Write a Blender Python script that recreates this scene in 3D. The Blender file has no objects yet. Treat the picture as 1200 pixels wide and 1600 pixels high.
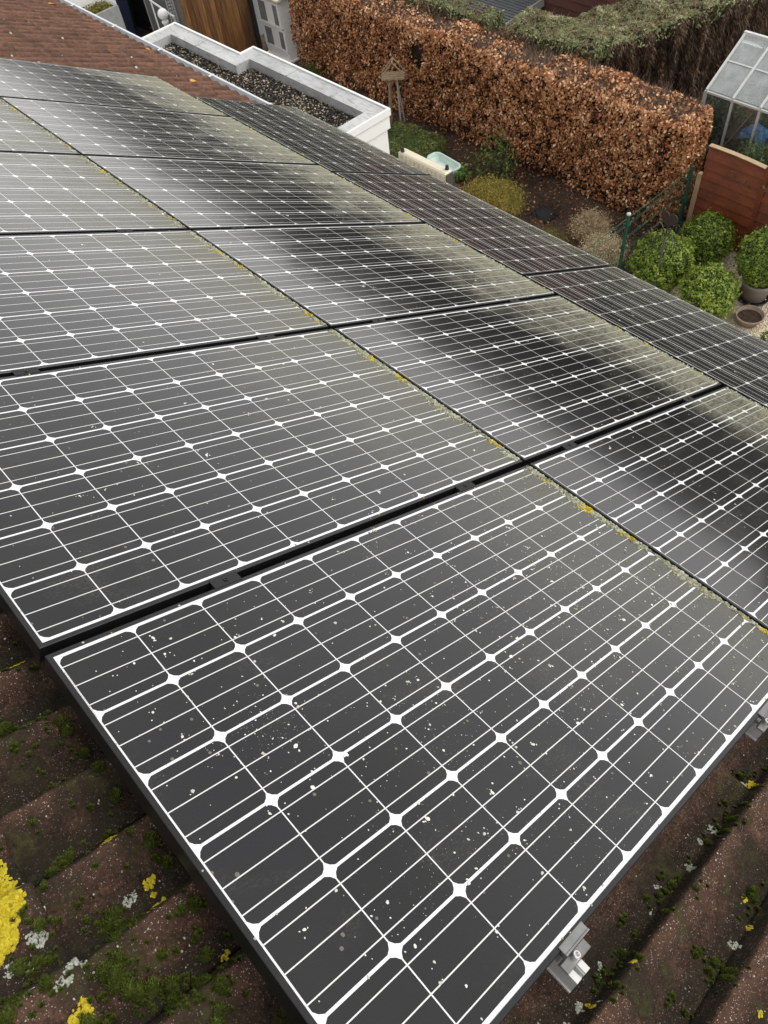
import bpy, math, random
import numpy as np
from mathutils import Matrix, Vector, noise as mnoise

sc = bpy.context.scene
COL = sc.collection
# ------------------------------------------------------------------ camera
cam = bpy.data.cameras.new('camera')
camo = bpy.data.objects.new('camera', cam)
COL.objects.link(camo)
_r = Vector((0.73035203, -0.67507606, -0.10420278))
_u = Vector((0.59926511, 0.56003323, 0.57205254))
_b = Vector((-0.32782196, -0.48024483, 0.81357094))
mw = Matrix.Identity(4)
for i in range(3):
    mw[i][0] = _r[i]; mw[i][1] = _u[i]; mw[i][2] = _b[i]
mw.translation = (0.152655, -0.999378, 6.285460)
camo.matrix_world = mw
cam.sensor_fit = 'VERTICAL'
cam.sensor_height = 24.0
cam.sensor_width = 18.0
cam.lens = 1208.6 / 1600 * 24.0
cam.clip_start = 0.02
cam.clip_end = 2000
sc.camera = camo
# ------------------------------------------------------------------ light
SUN_EL, SUN_AZ = math.radians(46), math.radians(130)   # azimuth from +Y towards +X
world = bpy.data.worlds.new('World')
sc.world = world
world.use_nodes = True
wn, wl = world.node_tree.nodes, world.node_tree.links
wn.clear()
out = wn.new('ShaderNodeOutputWorld')
bg = wn.new('ShaderNodeBackground')
sky = wn.new('ShaderNodeTexSky')
sky.sky_type = 'NISHITA'
sky.sun_disc = False
sky.sun_elevation = SUN_EL
sky.sun_rotation = SUN_AZ
sky.dust_density = 3.0
hs = wn.new('ShaderNodeHueSaturation')
hs.inputs['Saturation'].default_value = 0.15
tc = wn.new('ShaderNodeTexCoord')
mp = wn.new('ShaderNodeMapping'); mp.inputs['Scale'].default_value = (1, 1, 2.6)
nz = wn.new('ShaderNodeTexNoise'); nz.inputs['Scale'].default_value = 2.2; nz.inputs['Detail'].default_value = 5
cr = wn.new('ShaderNodeValToRGB')
cr.color_ramp.elements[0].position = 0.3; cr.color_ramp.elements[0].color = (9.6, 9.6, 9.6, 1)
cr.color_ramp.elements[1].position = 0.72; cr.color_ramp.elements[1].color = (12.4, 12.2, 11.9, 1)
mx = wn.new('ShaderNodeMixRGB'); mx.inputs[0].default_value = 0.8
wl.new(tc.outputs['Generated'], mp.inputs['Vector'])
wl.new(mp.outputs['Vector'], nz.inputs['Vector'])
wl.new(nz.outputs['Fac'], cr.inputs['Fac'])
wl.new(sky.outputs['Color'], hs.inputs['Color'])
wl.new(hs.outputs['Color'], mx.inputs[1])
wl.new(cr.outputs['Color'], mx.inputs[2])
# overcast with a bright hazy lower sky all round
sxz = wn.new('ShaderNodeSeparateXYZ')
wl.new(tc.outputs['Generated'], sxz.inputs[0])
el = wn.new('ShaderNodeValToRGB')
el.color_ramp.interpolation = 'EASE'
el.color_ramp.elements[0].position = 0.0; el.color_ramp.elements[0].color = (1.0, 1.0, 1.0, 1)
el.color_ramp.elements[1].position = 0.55; el.color_ramp.elements[1].color = (0.48, 0.485, 0.495, 1)
wl.new(sxz.outputs[2], el.inputs['Fac'])
ml = wn.new('ShaderNodeMixRGB'); ml.blend_type = 'MULTIPLY'; ml.inputs[0].default_value = 1.0
wl.new(mx.outputs['Color'], ml.inputs[1]); wl.new(el.outputs['Color'], ml.inputs[2])
wl.new(ml.outputs['Color'], bg.inputs['Color'])
bg.inputs['Strength'].default_value = 0.15
wl.new(bg.outputs['Background'], out.inputs['Surface'])
sun = bpy.data.lights.new('sun', 'SUN')
sun.energy = 1.3
sun.angle = math.radians(35)
sun.color = (1.0, 0.95, 0.87)
suno = bpy.data.objects.new('sun', sun)
COL.objects.link(suno)
sd = Vector((math.sin(SUN_AZ) * math.cos(SUN_EL), math.cos(SUN_AZ) * math.cos(SUN_EL), math.sin(SUN_EL)))
suno.rotation_euler = sd.to_track_quat('Z', 'Y').to_euler()
suno.location = (6, -6, 14)
sc.view_settings.view_transform = 'Standard'
sc.view_settings.look = 'None'
sc.view_settings.gamma = 1
sc.view_settings.use_curve_mapping = False
sc.view_settings.exposure = 0.50

# ------------------------------------------------------------------ helpers
random.seed(7)
RNG = np.random.default_rng(11)
A = math.radians(27.5)
CA, SA = math.cos(A), math.sin(A)
RZ = 5.0


def RF(u, v, h=0.0):
    """roof plane coordinates (along eave, down slope, outward) -> world"""
    return Vector((v * CA + h * SA, u, RZ - v * SA + h * CA))


ROT = Matrix.Rotation(A, 4, 'Y')        # local x = down slope, y = along eave, z = outward


class MB:
    """collects faces for ONE mesh"""
    def __init__(s):
        s.v, s.f, s.m = [], [], []

    def add(s, vs, fs, mi=0):
        o = len(s.v)
        s.v += [tuple(p) for p in vs]
        s.f += [tuple(i + o for i in q) for q in fs]
        s.m += [mi] * len(fs)

    def box(s, x0, x1, y0, y1, z0, z1, mi=0, mat=None):
        vs = [Vector(p) for p in ((x0, y0, z0), (x1, y0, z0), (x1, y1, z0), (x0, y1, z0), (x0, y0, z1), (x1, y0, z1), (x1, y1, z1), (x0, y1, z1))]
        if mat: vs = [mat @ p for p in vs]
        s.add(vs, [(0, 3, 2, 1), (4, 5, 6, 7), (0, 1, 5, 4), (1, 2, 6, 5), (2, 3, 7, 6), (3, 0, 4, 7)], mi)

    def cbox(s, x0, x1, y0, y1, z0, z1, b=0.004, mi=0, mat=None):
        """box with chamfered top edges"""
        vs = [(x0, y0, z0), (x1, y0, z0), (x1, y1, z0), (x0, y1, z0), (x0, y0, z1 - b), (x1, y0, z1 - b), (x1, y1, z1 - b), (x0, y1, z1 - b),
              (x0 + b, y0 + b, z1), (x1 - b, y0 + b, z1), (x1 - b, y1 - b, z1), (x0 + b, y1 - b, z1)]
        vs = [Vector(p) for p in vs]
        if mat: vs = [mat @ p for p in vs]
        s.add(vs, [(0, 3, 2, 1), (8, 9, 10, 11), (0, 1, 5, 4), (1, 2, 6, 5), (2, 3, 7, 6), (3, 0, 4, 7),
                   (4, 5, 9, 8), (5, 6, 10, 9), (6, 7, 11, 10), (7, 4, 8, 11)], mi)

    def tube(s, pts, r, n=8, mi=0, cap=True):
        pts = [Vector(p) for p in pts]
        rr = r if isinstance(r, (list, tuple)) else [r] * len(pts)
        rings = []
        up = None
        for i, p in enumerate(pts):
            d = (pts[min(i + 1, len(pts) - 1)] - pts[max(i - 1, 0)]).normalized()
            if up is None:
                up = Vector((0, 0, 1)) if abs(d.z) < 0.9 else Vector((1, 0, 0))
            a = d.cross(up).normalized(); b = a.cross(d).normalized(); up = b
            rings.append([p + (a * math.cos(2 * math.pi * k / n) + b * math.sin(2 * math.pi * k / n)) * rr[i] for k in range(n)])
        vs = [q for R in rings for q in R]
        fs = []
        for i in range(len(pts) - 1):
            for k in range(n):
                k2 = (k + 1) % n
                fs.append((i * n + k, i * n + k2, (i + 1) * n + k2, (i + 1) * n + k))
        if cap:
            fs.append(tuple(range(n - 1, -1, -1)))
            fs.append(tuple((len(pts) - 1) * n + k for k in range(n)))
        s.add(vs, fs, mi)

    def lathe(s, c, prof, n=16, mi=0):
        c = Vector(c)
        vs, fs = [], []
        for (r, z) in prof:
            for k in range(n):
                t = 2 * math.pi * k / n
                vs.append(c + Vector((r * math.cos(t), r * math.sin(t), z)))
        for i in range(len(prof) - 1):
            for k in range(n):
                k2 = (k + 1) % n
                fs.append((i * n + k, i * n + k2, (i + 1) * n + k2, (i + 1) * n + k))
        fs.append(tuple(range(n - 1, -1, -1)))
        fs.append(tuple((len(prof) - 1) * n + k for k in range(n)))
        s.add(vs, fs, mi)

    def build(s, name, mats, parent=None, smooth=False, origin=None):
        me = bpy.data.meshes.new(name)
        vs = s.v
        if origin is not None:
            o = Vector(origin)
            vs = [tuple(Vector(p) - o) for p in vs]
        me.from_pydata(vs, [], s.f)
        return finish(name, me, mats, parent, smooth, s.m, origin)


def finish(name, me, mats, parent=None, smooth=False, mi=None, origin=None):
    for m in (mats if isinstance(mats, (list, tuple)) else [mats]):
        me.materials.append(m)
    if mi is not None and any(mi):
        me.polygons.foreach_set('material_index', np.array(mi, dtype=np.int32))
    if smooth:
        me.polygons.foreach_set('use_smooth', np.ones(len(me.polygons), dtype=bool))
    me.update()
    o = bpy.data.objects.new(name, me)
    COL.objects.link(o)
    if origin is not None: o.location = origin
    if parent is not None: o.parent = parent
    return o


def np_mesh(name, V, F, mats, parent=None, tint=None, mi=None, smooth=False):
    """V (n,3), F (m,k): fast mesh, optional per-vertex tint attribute"""
    me = bpy.data.meshes.new(name)
    V = np.ascontiguousarray(V, dtype=np.float32); F = np.ascontiguousarray(F, dtype=np.int32)
    k = F.shape[1]
    me.vertices.add(len(V)); me.vertices.foreach_set('co', V.ravel())
    me.loops.add(F.size); me.loops.foreach_set('vertex_index', F.ravel())
    me.polygons.add(len(F)); me.polygons.foreach_set('loop_start', np.arange(0, F.size, k, dtype=np.int32))
    if tint is not None:
        at = me.attributes.new('tint', 'FLOAT', 'POINT')
        at.data.foreach_set('value', np.ascontiguousarray(tint, dtype=np.float32))
    me.validate()
    return finish(name, me, mats, parent, smooth, mi)


def tag(o, label=None, cat=None, group=None, kind=None):
    if label: o['label'] = label
    if cat: o['category'] = cat
    if group: o['group'] = group
    if kind: o['kind'] = kind
    return o


def empty(name, label, cat, loc=(0, 0, 0), group=None, mat=None):
    o = bpy.data.objects.new(name, None)
    COL.objects.link(o)
    o.empty_display_size = 0.1
    if mat is not None: o.matrix_world = mat
    else: o.location = loc
    return tag(o, label, cat, group)


# ------------------------------------------------------------------ materials
class NT:
    def __init__(s, name):
        s.mat = bpy.data.materials.new(name)
        s.mat.use_nodes = True
        s.n, s.l = s.mat.node_tree.nodes, s.mat.node_tree.links
        s.p = s.n['Principled BSDF']
        s.out = s.n['Material Output']

    def node(s, t, **kw):
        n = s.n.new(t)
        for k, v in kw.items():
            if k in n.inputs.keys(): n.inputs[k].default_value = v
            else: setattr(n, k, v)
        return n

    def link(s, a, b): s.l.new(a, b)

    def val(s, x, sock):
        if isinstance(x, (int, float)): sock.default_value = x
        elif isinstance(x, tuple): sock.default_value = x if len(x) == 4 else (*x, 1)
        else: s.link(x, sock)

    def math(s, op, a, b=0.0, clamp=False, c=None):
        n = s.n.new('ShaderNodeMath'); n.operation = op; n.use_clamp = clamp
        s.val(a, n.inputs[0]); s.val(b, n.inputs[1])
        if c is not None: s.val(c, n.inputs[2])
        return n.outputs[0]

    def mix(s, f, a, b, mode='MIX'):
        n = s.n.new('ShaderNodeMixRGB'); n.blend_type = mode
        s.val(f, n.inputs[0]); s.val(a, n.inputs[1]); s.val(b, n.inputs[2])
        return n.outputs[0]

    def ramp(s, f, stops):
        n = s.n.new('ShaderNodeValToRGB')
        e = n.color_ramp.elements
        while len(e) < len(stops): e.new(0.5)
        for q, (p, c) in zip(e, stops):
            q.position = p
            q.color = (c, c, c, 1) if isinstance(c, (int, float)) else (*c, 1)
        s.val(f, n.inputs[0])
        return n.outputs[0]

    def step(s, x, a, b):
        n = s.n.new('ShaderNodeMapRange'); n.interpolation_type = 'SMOOTHSTEP'
        s.val(x, n.inputs[0]); n.inputs[1].default_value = a; n.inputs[2].default_value = b
        return n.outputs[0]

    def pos(s, obj=False):
        if obj: return s.n.new('ShaderNodeTexCoord').outputs['Object']
        return s.n.new('ShaderNodeNewGeometry').outputs['Position']

    def scale(s, vec, sx, sy, sz, rot=(0, 0, 0)):
        n = s.n.new('ShaderNodeMapping')
        n.inputs['Scale'].default_value = (sx, sy, sz); n.inputs['Rotation'].default_value = rot
        s.link(vec, n.inputs['Vector']); return n.outputs[0]

    def noise(s, vec, sc_, det=4, rough=0.55, dist=0.0):
        n = s.n.new('ShaderNodeTexNoise')
        n.inputs['Scale'].default_value = sc_; n.inputs['Detail'].default_value = det
        n.inputs['Roughness'].default_value = rough; n.inputs['Distortion'].default_value = dist
        s.link(vec, n.inputs['Vector']); return n.outputs['Fac']

    def voro(s, vec, sc_, feature='F1', out='Distance', rnd=1.0):
        n = s.n.new('ShaderNodeTexVoronoi'); n.feature = feature
        n.inputs['Scale'].default_value = sc_; n.inputs['Randomness'].default_value = rnd
        s.link(vec, n.inputs['Vector']); return n.outputs[out]

    def bump(s, h, strength=0.3, dist=0.01):
        n = s.n.new('ShaderNodeBump')
        n.inputs['Strength'].default_value = strength; n.inputs['Distance'].default_value = dist
        s.link(h, n.inputs['Height']); return n.outputs[0]

    def attr(s, name='tint'):
        n = s.n.new('ShaderNodeAttribute'); n.attribute_name = name
        return n.outputs['Fac']

    def objrand(s): return s.n.new('ShaderNodeObjectInfo').outputs['Random']

    def set(s, **kw):
        for k, v in kw.items():
            s.val(v, s.p.inputs[k.replace('_', ' ')])
        return s.mat


def simple(name, col, rough=0.6, metal=0.0, var=0.25, sc_=6.0, bump=0.0, spec=0.5, fine=80.0):
    t = NT(name)
    p = t.pos()
    n1 = t.noise(p, sc_, 5); n2 = t.noise(p, fine, 3)
    f = t.math('ADD', t.math('MULTIPLY', n1, 0.65), t.math('MULTIPLY', n2, 0.35))
    lo = tuple(c * (1 - var) for c in col); hi = tuple(min(1, c * (1 + var)) for c in col)
    c = t.ramp(f, [(0.3, lo), (0.7, hi)])
    t.set(Base_Color=c, Roughness=rough, Metallic=metal, Specular_IOR_Level=spec)
    if bump: t.link(t.bump(n2, bump, 0.01), t.p.inputs['Normal'])
    return t.mat


def leafmat(name, stops, rough=0.55, trans=0.25, spec=0.4, big=1.3, crusty=False):
    """colour by per-leaf tint plus a slow drift in space"""
    t = NT(name)
    f = t.attr()
    d = t.noise(t.pos(), big, 2)
    f2 = t.math('ADD', f, t.math('MULTIPLY', t.math('SUBTRACT', d, 0.5), 0.55), clamp=True)
    if crusty:
        f2 = t.math('ADD', f2, t.math('MULTIPLY', t.math('SUBTRACT', t.noise(t.pos(), 420, 3, .7), 0.5), 0.9), clamp=True)
    c = t.ramp(f2, stops)
    t.set(Base_Color=c, Roughness=rough, Specular_IOR_Level=spec)
    if crusty: t.link(t.bump(t.noise(t.pos(), 520, 3, .7), 1.0, 0.004), t.p.inputs['Normal'])
    if trans:
        tr = t.node('ShaderNodeBsdfTranslucent'); t.link(c, tr.inputs['Color'])
        m = t.node('ShaderNodeMixShader'); m.inputs[0].default_value = trans
        t.link(t.p.outputs[0], m.inputs[1]); t.link(tr.outputs[0], m.inputs[2])
        t.link(m.outputs[0], t.out.inputs['Surface'])
    return t.mat


def panel_dirt(t):
    """dust film that gathers along the lower edge of each panel row; returns factor 0..1"""
    p = t.pos()
    sx = t.node('ShaderNodeSeparateXYZ'); t.link(p, sx.inputs[0])
    v = t.math('SUBTRACT', t.math('MULTIPLY', sx.outputs[0], CA), t.math('MULTIPLY', t.math('SUBTRACT', sx.outputs[2], RZ), SA))
    u = sx.outputs[1]
    inC = t.math('GREATER_THAN', v, 3.238)
    inA = t.math('LESS_THAN', v, 1.612)
    tab = t.math('FRACT', t.math('DIVIDE', t.math('ADD', v, 0.004), 1.6175))
    tcc = t.math('DIVIDE', t.math('SUBTRACT', v, 3.245), 0.985)
    tt = t.math('ADD', t.math('MULTIPLY', tab, t.math('SUBTRACT', 1.0, inC)), t.math('MULTIPLY', tcc, inC))
    n1 = t.noise(p, 3.2, 4, 0.6); n2 = t.noise(t.scale(p, 1, 3.0, 1, (0, 0, 0)), 28, 5, 0.7); n3 = t.noise(p, 220, 2)
    edge = t.math('ADD', tt, t.math('MULTIPLY', t.math('SUBTRACT', n1, 0.5), 0.75))
    f = t.math('ADD', t.math('MULTIPLY', t.step(edge, 0.54, 1.04), 0.95), t.math('MULTIPLY', t.math('MULTIPLY', t.step(tt, 0.93, 1.0), 0.5), t.math('SUBTRACT', 1.0, inC)))
    tex = t.math('ADD', t.math('MULTIPLY', t.step(n2, 0.18, 0.85), 0.9), t.math('MULTIPLY', n3, 0.35))
    f = t.math('MULTIPLY', f, tex)
    far = t.step(u, 0.2, 4.2)
    gA = t.math('ADD', 0.24, t.math('MULTIPLY', t.step(u, -0.4, 0.9), 0.36))
    gB = t.math('ADD', 1.15, t.math('MULTIPLY', far, 0.2))
    gain = t.math('ADD', t.math('MULTIPLY', inA, gA), t.math('MULTIPLY', t.math('SUBTRACT', 1.0, inA), gB))
    f = t.math('MULTIPLY', f, t.math('SUBTRACT', gain, t.math('MULTIPLY', inC, 0.80)))
    base = t.math('MULTIPLY', t.math('ADD', t.math('ADD', 0.014, t.math('MULTIPLY', inC, 0.035)), t.math('MULTIPLY', far, 0.03)), t.math('MULTIPLY', t.math('MULTIPLY', n1, t.math('ADD', n2, 0.5)), 2.0))
    pt = t.math('MULTIPLY', t.step(t.noise(p, 4.3, 4, .6, .6), 0.52, 0.70), t.step(t.noise(t.scale(p, 1, 2.2, 1), 120, 3, .7), 0.42, 0.66))
    f = t.math('ADD', f, t.math('MULTIPLY', pt, 0.13))
    # dried specks
    vd = t.voro(p, 75); vr = t.voro(p, 75, out='Color')
    sp = t.node('ShaderNodeSeparateColor'); t.link(vr, sp.inputs[0])
    speck = t.math('MULTIPLY', t.math('LESS_THAN', vd, t.math('MULTIPLY', sp.outputs[1], 0.30)), t.math('GREATER_THAN', sp.outputs[0], t.math('SUBTRACT', 0.95, t.math('MULTIPLY', far, 0.16))))
    return t.math('ADD', t.math('ADD', f, base), t.math('MULTIPLY', speck, 0.55), clamp=True)


def coated(name, base, finger=False, rough=0.5):
    t = NT(name)
    d = panel_dirt(t)
    c = base
    if finger:
        tcn = t.pos(True)
        w = t.node('ShaderNodeTexWave'); w.inputs['Scale'].default_value = 105; w.bands_direction = 'X'
        t.link(tcn, w.inputs['Vector'])
        r = t.objrand()
        b1 = t.mix(r, tuple(x * 0.6 for x in base), tuple(x * 1.5 for x in base))
        c = t.mix(t.math('MULTIPLY', w.outputs['Fac'], 0.30), b1, (0.040, 0.040, 0.042))
    col = t.mix(t.math('MULTIPLY', d, 0.62), c, (0.37, 0.36, 0.255))
    t.set(Base_Color=col, Roughness=rough, Specular_IOR_Level=0.0,
          Coat_Weight=t.math('SUBTRACT', 1.0, t.math('MULTIPLY', d, 0.85)), Coat_IOR=1.5,
          Coat_Roughness=t.math('ADD', 0.10, t.math('MULTIPLY', d, 0.36)))
    return t.mat


M = {}
M['cell'] = coated('silicon_cell', (0.0040, 0.0040, 0.0056), True)
M['backsheet'] = coated('white_backsheet', (0.75, 0.76, 0.77))
M['ribbon'] = coated('busbar_silver', (0.66, 0.66, 0.65))
M['frame'] = simple('black_anodised', (0.0075, 0.0075, 0.008), 0.33, 0.0, 0.35, 9, 0.05, 0.45)
M['alu'] = simple('raw_aluminium', (0.60, 0.60, 0.58), 0.42, 0.35, 0.12, 30)
M['alu_dark'] = simple('grey_anodised', (0.20, 0.20, 0.198), 0.42, 0.5, 0.2, 30)
M['steel'] = simple('bolt_steel', (0.72, 0.71, 0.69), 0.3, 0.9, 0.1, 30)
M['hole'] = simple('dark_recess', (0.012, 0.012, 0.012), 0.8)
M['white_paint'] = simple('white_paint', (0.78, 0.78, 0.76), 0.5, 0, 0.06, 3, 0.03)
M['white_render'] = simple('white_render', (0.80, 0.80, 0.78), 0.8, 0, 0.05, 3, 0.15)
def render_mat():
    t = NT('white_wall_render')
    p = t.pos()
    n1 = t.noise(t.scale(p, 9, 9, .7), 2.2, 4, .6); n2 = t.noise(p, 2.5, 4); n3 = t.noise(p, 160, 3)
    c = t.ramp(n2, [(0.3, (0.74, 0.74, 0.71)), (0.7, (0.82, 0.82, 0.80))])
    c = t.mix(t.math('MULTIPLY', t.step(n1, 0.55, 0.75), 0.30), c, (0.42, 0.41, 0.36))
    t.set(Base_Color=c, Roughness=0.85)
    t.link(t.bump(n3, 0.25, 0.006), t.p.inputs['Normal'])
    return t.mat


M['white_render'] = render_mat()
M['deck'] = simple('roof_deck', (0.035, 0.026, 0.022), 0.9)


def tile_mat():
    t = NT('concrete_roof_tile')
    p = t.pos()
    r = t.objrand()
    sx = t.node('ShaderNodeSeparateXYZ'); t.link(p, sx.inputs[0])
    far = t.step(sx.outputs[1], 1.5, 5.0)      # near tiles carry more algae; far ones painted paler for grazing sky sheen
    big = t.noise(p, 5.5, 5, 0.65); mid = t.noise(p, 24, 5, 0.7); fine = t.noise(p, 160, 4, 0.7)
    c = t.ramp(t.math('ADD', t.math('MULTIPLY', fine, 0.5), t.math('MULTIPLY', mid, 0.5)),
               [(0.36, (0.012, 0.009, 0.007)), (0.51, (0.056, 0.032, 0.023)), (0.66, (0.150, 0.080, 0.054))])
    cf = t.ramp(t.math('ADD', t.math('MULTIPLY', fine, 0.5), t.math('MULTIPLY', mid, 0.5)),
                [(0.34, (0.030, 0.017, 0.012)), (0.50, (0.120, 0.057, 0.038)), (0.64, (0.26, 0.135, 0.090))])
    c = t.mix(far, c, cf)
    c = t.mix(1.0, c, t.ramp(r, [(0, 0.78), (1, 1.12)]), 'MULTIPLY')
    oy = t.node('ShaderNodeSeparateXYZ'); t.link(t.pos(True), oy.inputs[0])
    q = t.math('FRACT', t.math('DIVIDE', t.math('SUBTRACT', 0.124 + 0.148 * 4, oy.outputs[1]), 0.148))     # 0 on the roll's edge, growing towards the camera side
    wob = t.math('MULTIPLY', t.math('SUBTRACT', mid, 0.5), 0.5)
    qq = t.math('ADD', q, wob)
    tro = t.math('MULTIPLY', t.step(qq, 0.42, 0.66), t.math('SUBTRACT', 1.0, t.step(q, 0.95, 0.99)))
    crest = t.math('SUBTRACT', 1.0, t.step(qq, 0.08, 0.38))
    c = t.mix(t.math('MULTIPLY', crest, 0.40), c, t.mix(far, (0.130, 0.072, 0.051), (0.21, 0.118, 0.084)))  # paler crests: light catching the rolls put into colour, with worn aggregate
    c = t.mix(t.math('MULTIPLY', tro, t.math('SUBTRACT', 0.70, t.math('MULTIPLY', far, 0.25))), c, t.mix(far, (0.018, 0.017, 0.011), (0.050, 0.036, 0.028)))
    # algae and soot
    al = t.step(big, 0.46, 0.60)
    c = t.mix(t.math('MULTIPLY', al, t.math('SUBTRACT', 0.78, t.math('MULTIPLY', far, 0.45))), c, (0.022, 0.019, 0.013))
    gr = t.step(t.noise(p, 11, 5, 0.7), 0.54, 0.68)
    c = t.mix(t.math('MULTIPLY', gr, t.math('SUBTRACT', 0.55, t.math('MULTIPLY', far, 0.35))), c, (0.066, 0.064, 0.020))
    # exposed quartz grains
    for s_, thr, size in ((420, 0.74, 0.36), (230, 0.88, 0.28), (110, 0.965, 0.18)):
        vd = t.voro(p, s_); vc = t.node('ShaderNodeSeparateColor'); t.link(t.voro(p, s_, out='Color'), vc.inputs[0])
        m = t.math('MULTIPLY', t.math('LESS_THAN', vd, t.math('ADD', 0.08, t.math('MULTIPLY', vc.outputs[1], size))), t.math('GREATER_THAN', vc.outputs[0], thr))
        m = t.math('MULTIPLY', t.math('MULTIPLY', m, t.math('SUBTRACT', 1.0, t.math('MULTIPLY', al, 0.7))), t.math('ADD', 0.35, t.math('MULTIPLY', crest, 0.65)))
        c = t.mix(t.math('MULTIPLY', m, 0.75), c, t.mix(vc.outputs[2], (0.50, 0.36, 0.28), (0.62, 0.60, 0.52)))
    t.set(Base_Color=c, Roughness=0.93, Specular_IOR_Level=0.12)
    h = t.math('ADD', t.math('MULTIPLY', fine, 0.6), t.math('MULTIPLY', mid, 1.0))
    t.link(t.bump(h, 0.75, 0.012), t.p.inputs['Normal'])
    return t.mat


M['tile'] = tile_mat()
M['moss'] = leafmat('moss_green', [(0.0, (0.022, 0.028, 0.006)), (0.5, (0.085, 0.110, 0.018)), (1.0, (0.220, 0.245, 0.070))], 0.9, 0.1, 0.1, 30)
M['lichen_yellow'] = leafmat('yellow_lichen', [(0.0, (0.24, 0.13, 0.008)), (0.42, (0.52, 0.39, 0.016)), (1.0, (0.74, 0.62, 0.05))], 0.85, 0, 0.2, 40, True)
M['lichen_grey'] = leafmat('grey_lichen', [(0.0, (0.14, 0.15, 0.11)), (0.5, (0.34, 0.36, 0.29)), (1.0, (0.60, 0.63, 0.56))], 0.9, 0, 0.2, 60, True)
M['spot'] = leafmat('pale_spots', [(0.0, (0.36, 0.37, 0.33)), (0.5, (0.54, 0.55, 0.50)), (1.0, (0.74, 0.75, 0.71))], 0.9, 0, 0.2, 60)
M['crust'] = leafmat('crust_lichen', [(0.0, (0.12, 0.115, 0.07)), (0.5, (0.36, 0.36, 0.25)), (1.0, (0.62, 0.62, 0.50))], 0.9, 0, 0.2, 40, True)

# ------------------------------------------------------------------ terrain
def soil_mat():
    t = NT('garden_soil')
    p = t.pos()
    n1 = t.noise(p, 1.6, 5); n2 = t.noise(p, 22, 6, 0.7); n3 = t.noise(p, 110, 3)
    c = t.ramp(t.math('ADD', t.math('MULTIPLY', n2, 0.6), t.math('MULTIPLY', n1, 0.4)),
               [(0.33, (0.035, 0.023, 0.016)), (0.52, (0.120, 0.078, 0.054)), (0.70, (0.24, 0.165, 0.115))])
    t.set(Base_Color=c, Roughness=0.95, Specular_IOR_Level=0.2)
    t.link(t.bump(t.math('ADD', n2, n3), 0.9, 0.04), t.p.inputs['Normal'])
    return t.mat


def sheet(name, x0, x1, y0, y1, z, mat, kind='structure', nx=1, ny=1, rough=0.0):
    b = MB()
    for i in range(nx + 1):
        for j in range(ny + 1):
            x = x0 + (x1 - x0) * i / nx; y = y0 + (y1 - y0) * j / ny
            inner = 0 < i < nx and 0 < j < ny
            zz = z + (rough * mnoise.noise(Vector((x * 3.1, y * 3.1, 0.3))) + rough * 0.6 * mnoise.noise(Vector((x * 9, y * 9, 4))) if inner else 0)
            b.v.append((x, y, zz))
    for i in range(nx):
        for j in range(ny):
            a = i * (ny + 1) + j
            b.f.append((a, a + ny + 1, a + ny + 2, a + 1)); b.m.append(0)
    o = b.build(name, mat, smooth=True)
    o['kind'] = kind
    return o


M['soil'] = soil_mat()
M['grass'] = simple('lawn_grass', (0.075, 0.135, 0.028), 0.9, 0, 0.4, 4, 0.6)
M['gravel_base'] = simple('gravel_base', (0.66, 0.57, 0.43), 0.95, 0, 0.2, 40, 0.8)
M['pave'] = simple('concrete_paving', (0.10, 0.10, 0.105), 0.8, 0, 0.25, 5, 0.2)
M['field'] = simple('far_ground', (0.045, 0.044, 0.036), 0.95, 0, 0.4, 0.4, 0, 0.1, 3)
sheet('ground', -600, 600, -600, 600, -0.06, M['field'])
sheet('garden_soil', 3.9, 8.9, 3.1, 12.2, 0.0, M['soil'], nx=70, ny=110, rough=0.035)
sheet('gravel_bed', 4.2, 8.6, -3.0, 3.085, 0.0, M['gravel_base'])
sheet('lawn', 10.8, 17.0, 5.2, 11.5, -0.05, M['grass'])
sheet('paving', 3.9, 9.4, 12.2, 24.0, -0.002, M['pave'])
# ------------------------------------------------------------------ house with tiled roof
house = empty('house', 'tiled house under the solar panels, its brown roof sloping down to a white gutter', 'house', (0, 4, 0))


def hchild(o, parent=house):
    o.parent = parent
    o.matrix_parent_inverse = Matrix.Translation((0, -4, 0))
    return o


b = MB()
b.box(-4.6, 3.25, -4.0, 10.4, -0.2, 2.55)
hchild(b.build('wall', M['white_render']))
b = MB()
U0, U1 = -4.3, 10.6
V0, V1 = -1.25, 4.29
q = [RF(U0, V0, -0.175), RF(U1, V0, -0.175), RF(U1, V1, -0.175), RF(U0, V1, -0.175)]
rl = RF(0, V0, -0.175)
bx = rl.x - (4.8)
q2 = [Vector((bx, U0, rl.z - 4.8 * math.tan(A))), Vector((bx, U1, rl.z - 4.8 * math.tan(A)))]
b.add(q + q2, [(0, 3, 2, 1), (0, 1, 5, 4)])
for uu in (U0, U1):
    b.add([RF(uu, V0, -0.175), RF(uu, V1, -0.175), Vector((bx, uu, rl.z - 4.8 * math.tan(A)))], [(0, 1, 2)])
roof = hchild(b.build('roof', M['deck']))
CREST = -1.143
COURSE0, COURSE = -0.18, 0.345
TW = 0.296


def prof(y):
    """height of the double-roll profile over the trough; y from a trough centre"""
    q = (0.124 - y) % 0.148
    if q < 0.088: return 0.034 * (0.5 + 0.5 * math.cos(math.pi * q / 0.088)) ** 0.8
    if q > 0.124: return 0.034 * (0.5 - 0.5 * math.cos(math.pi * (q - 0.124) / 0.024))
    return 0.0


def tile_h(u, v):
    y = (u - (CREST - 0.074)) % TW
    s = (v - COURSE0) % COURSE
    return -0.172 + prof(y) + 0.031 * s / COURSE + 0.003 * y / TW


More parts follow.
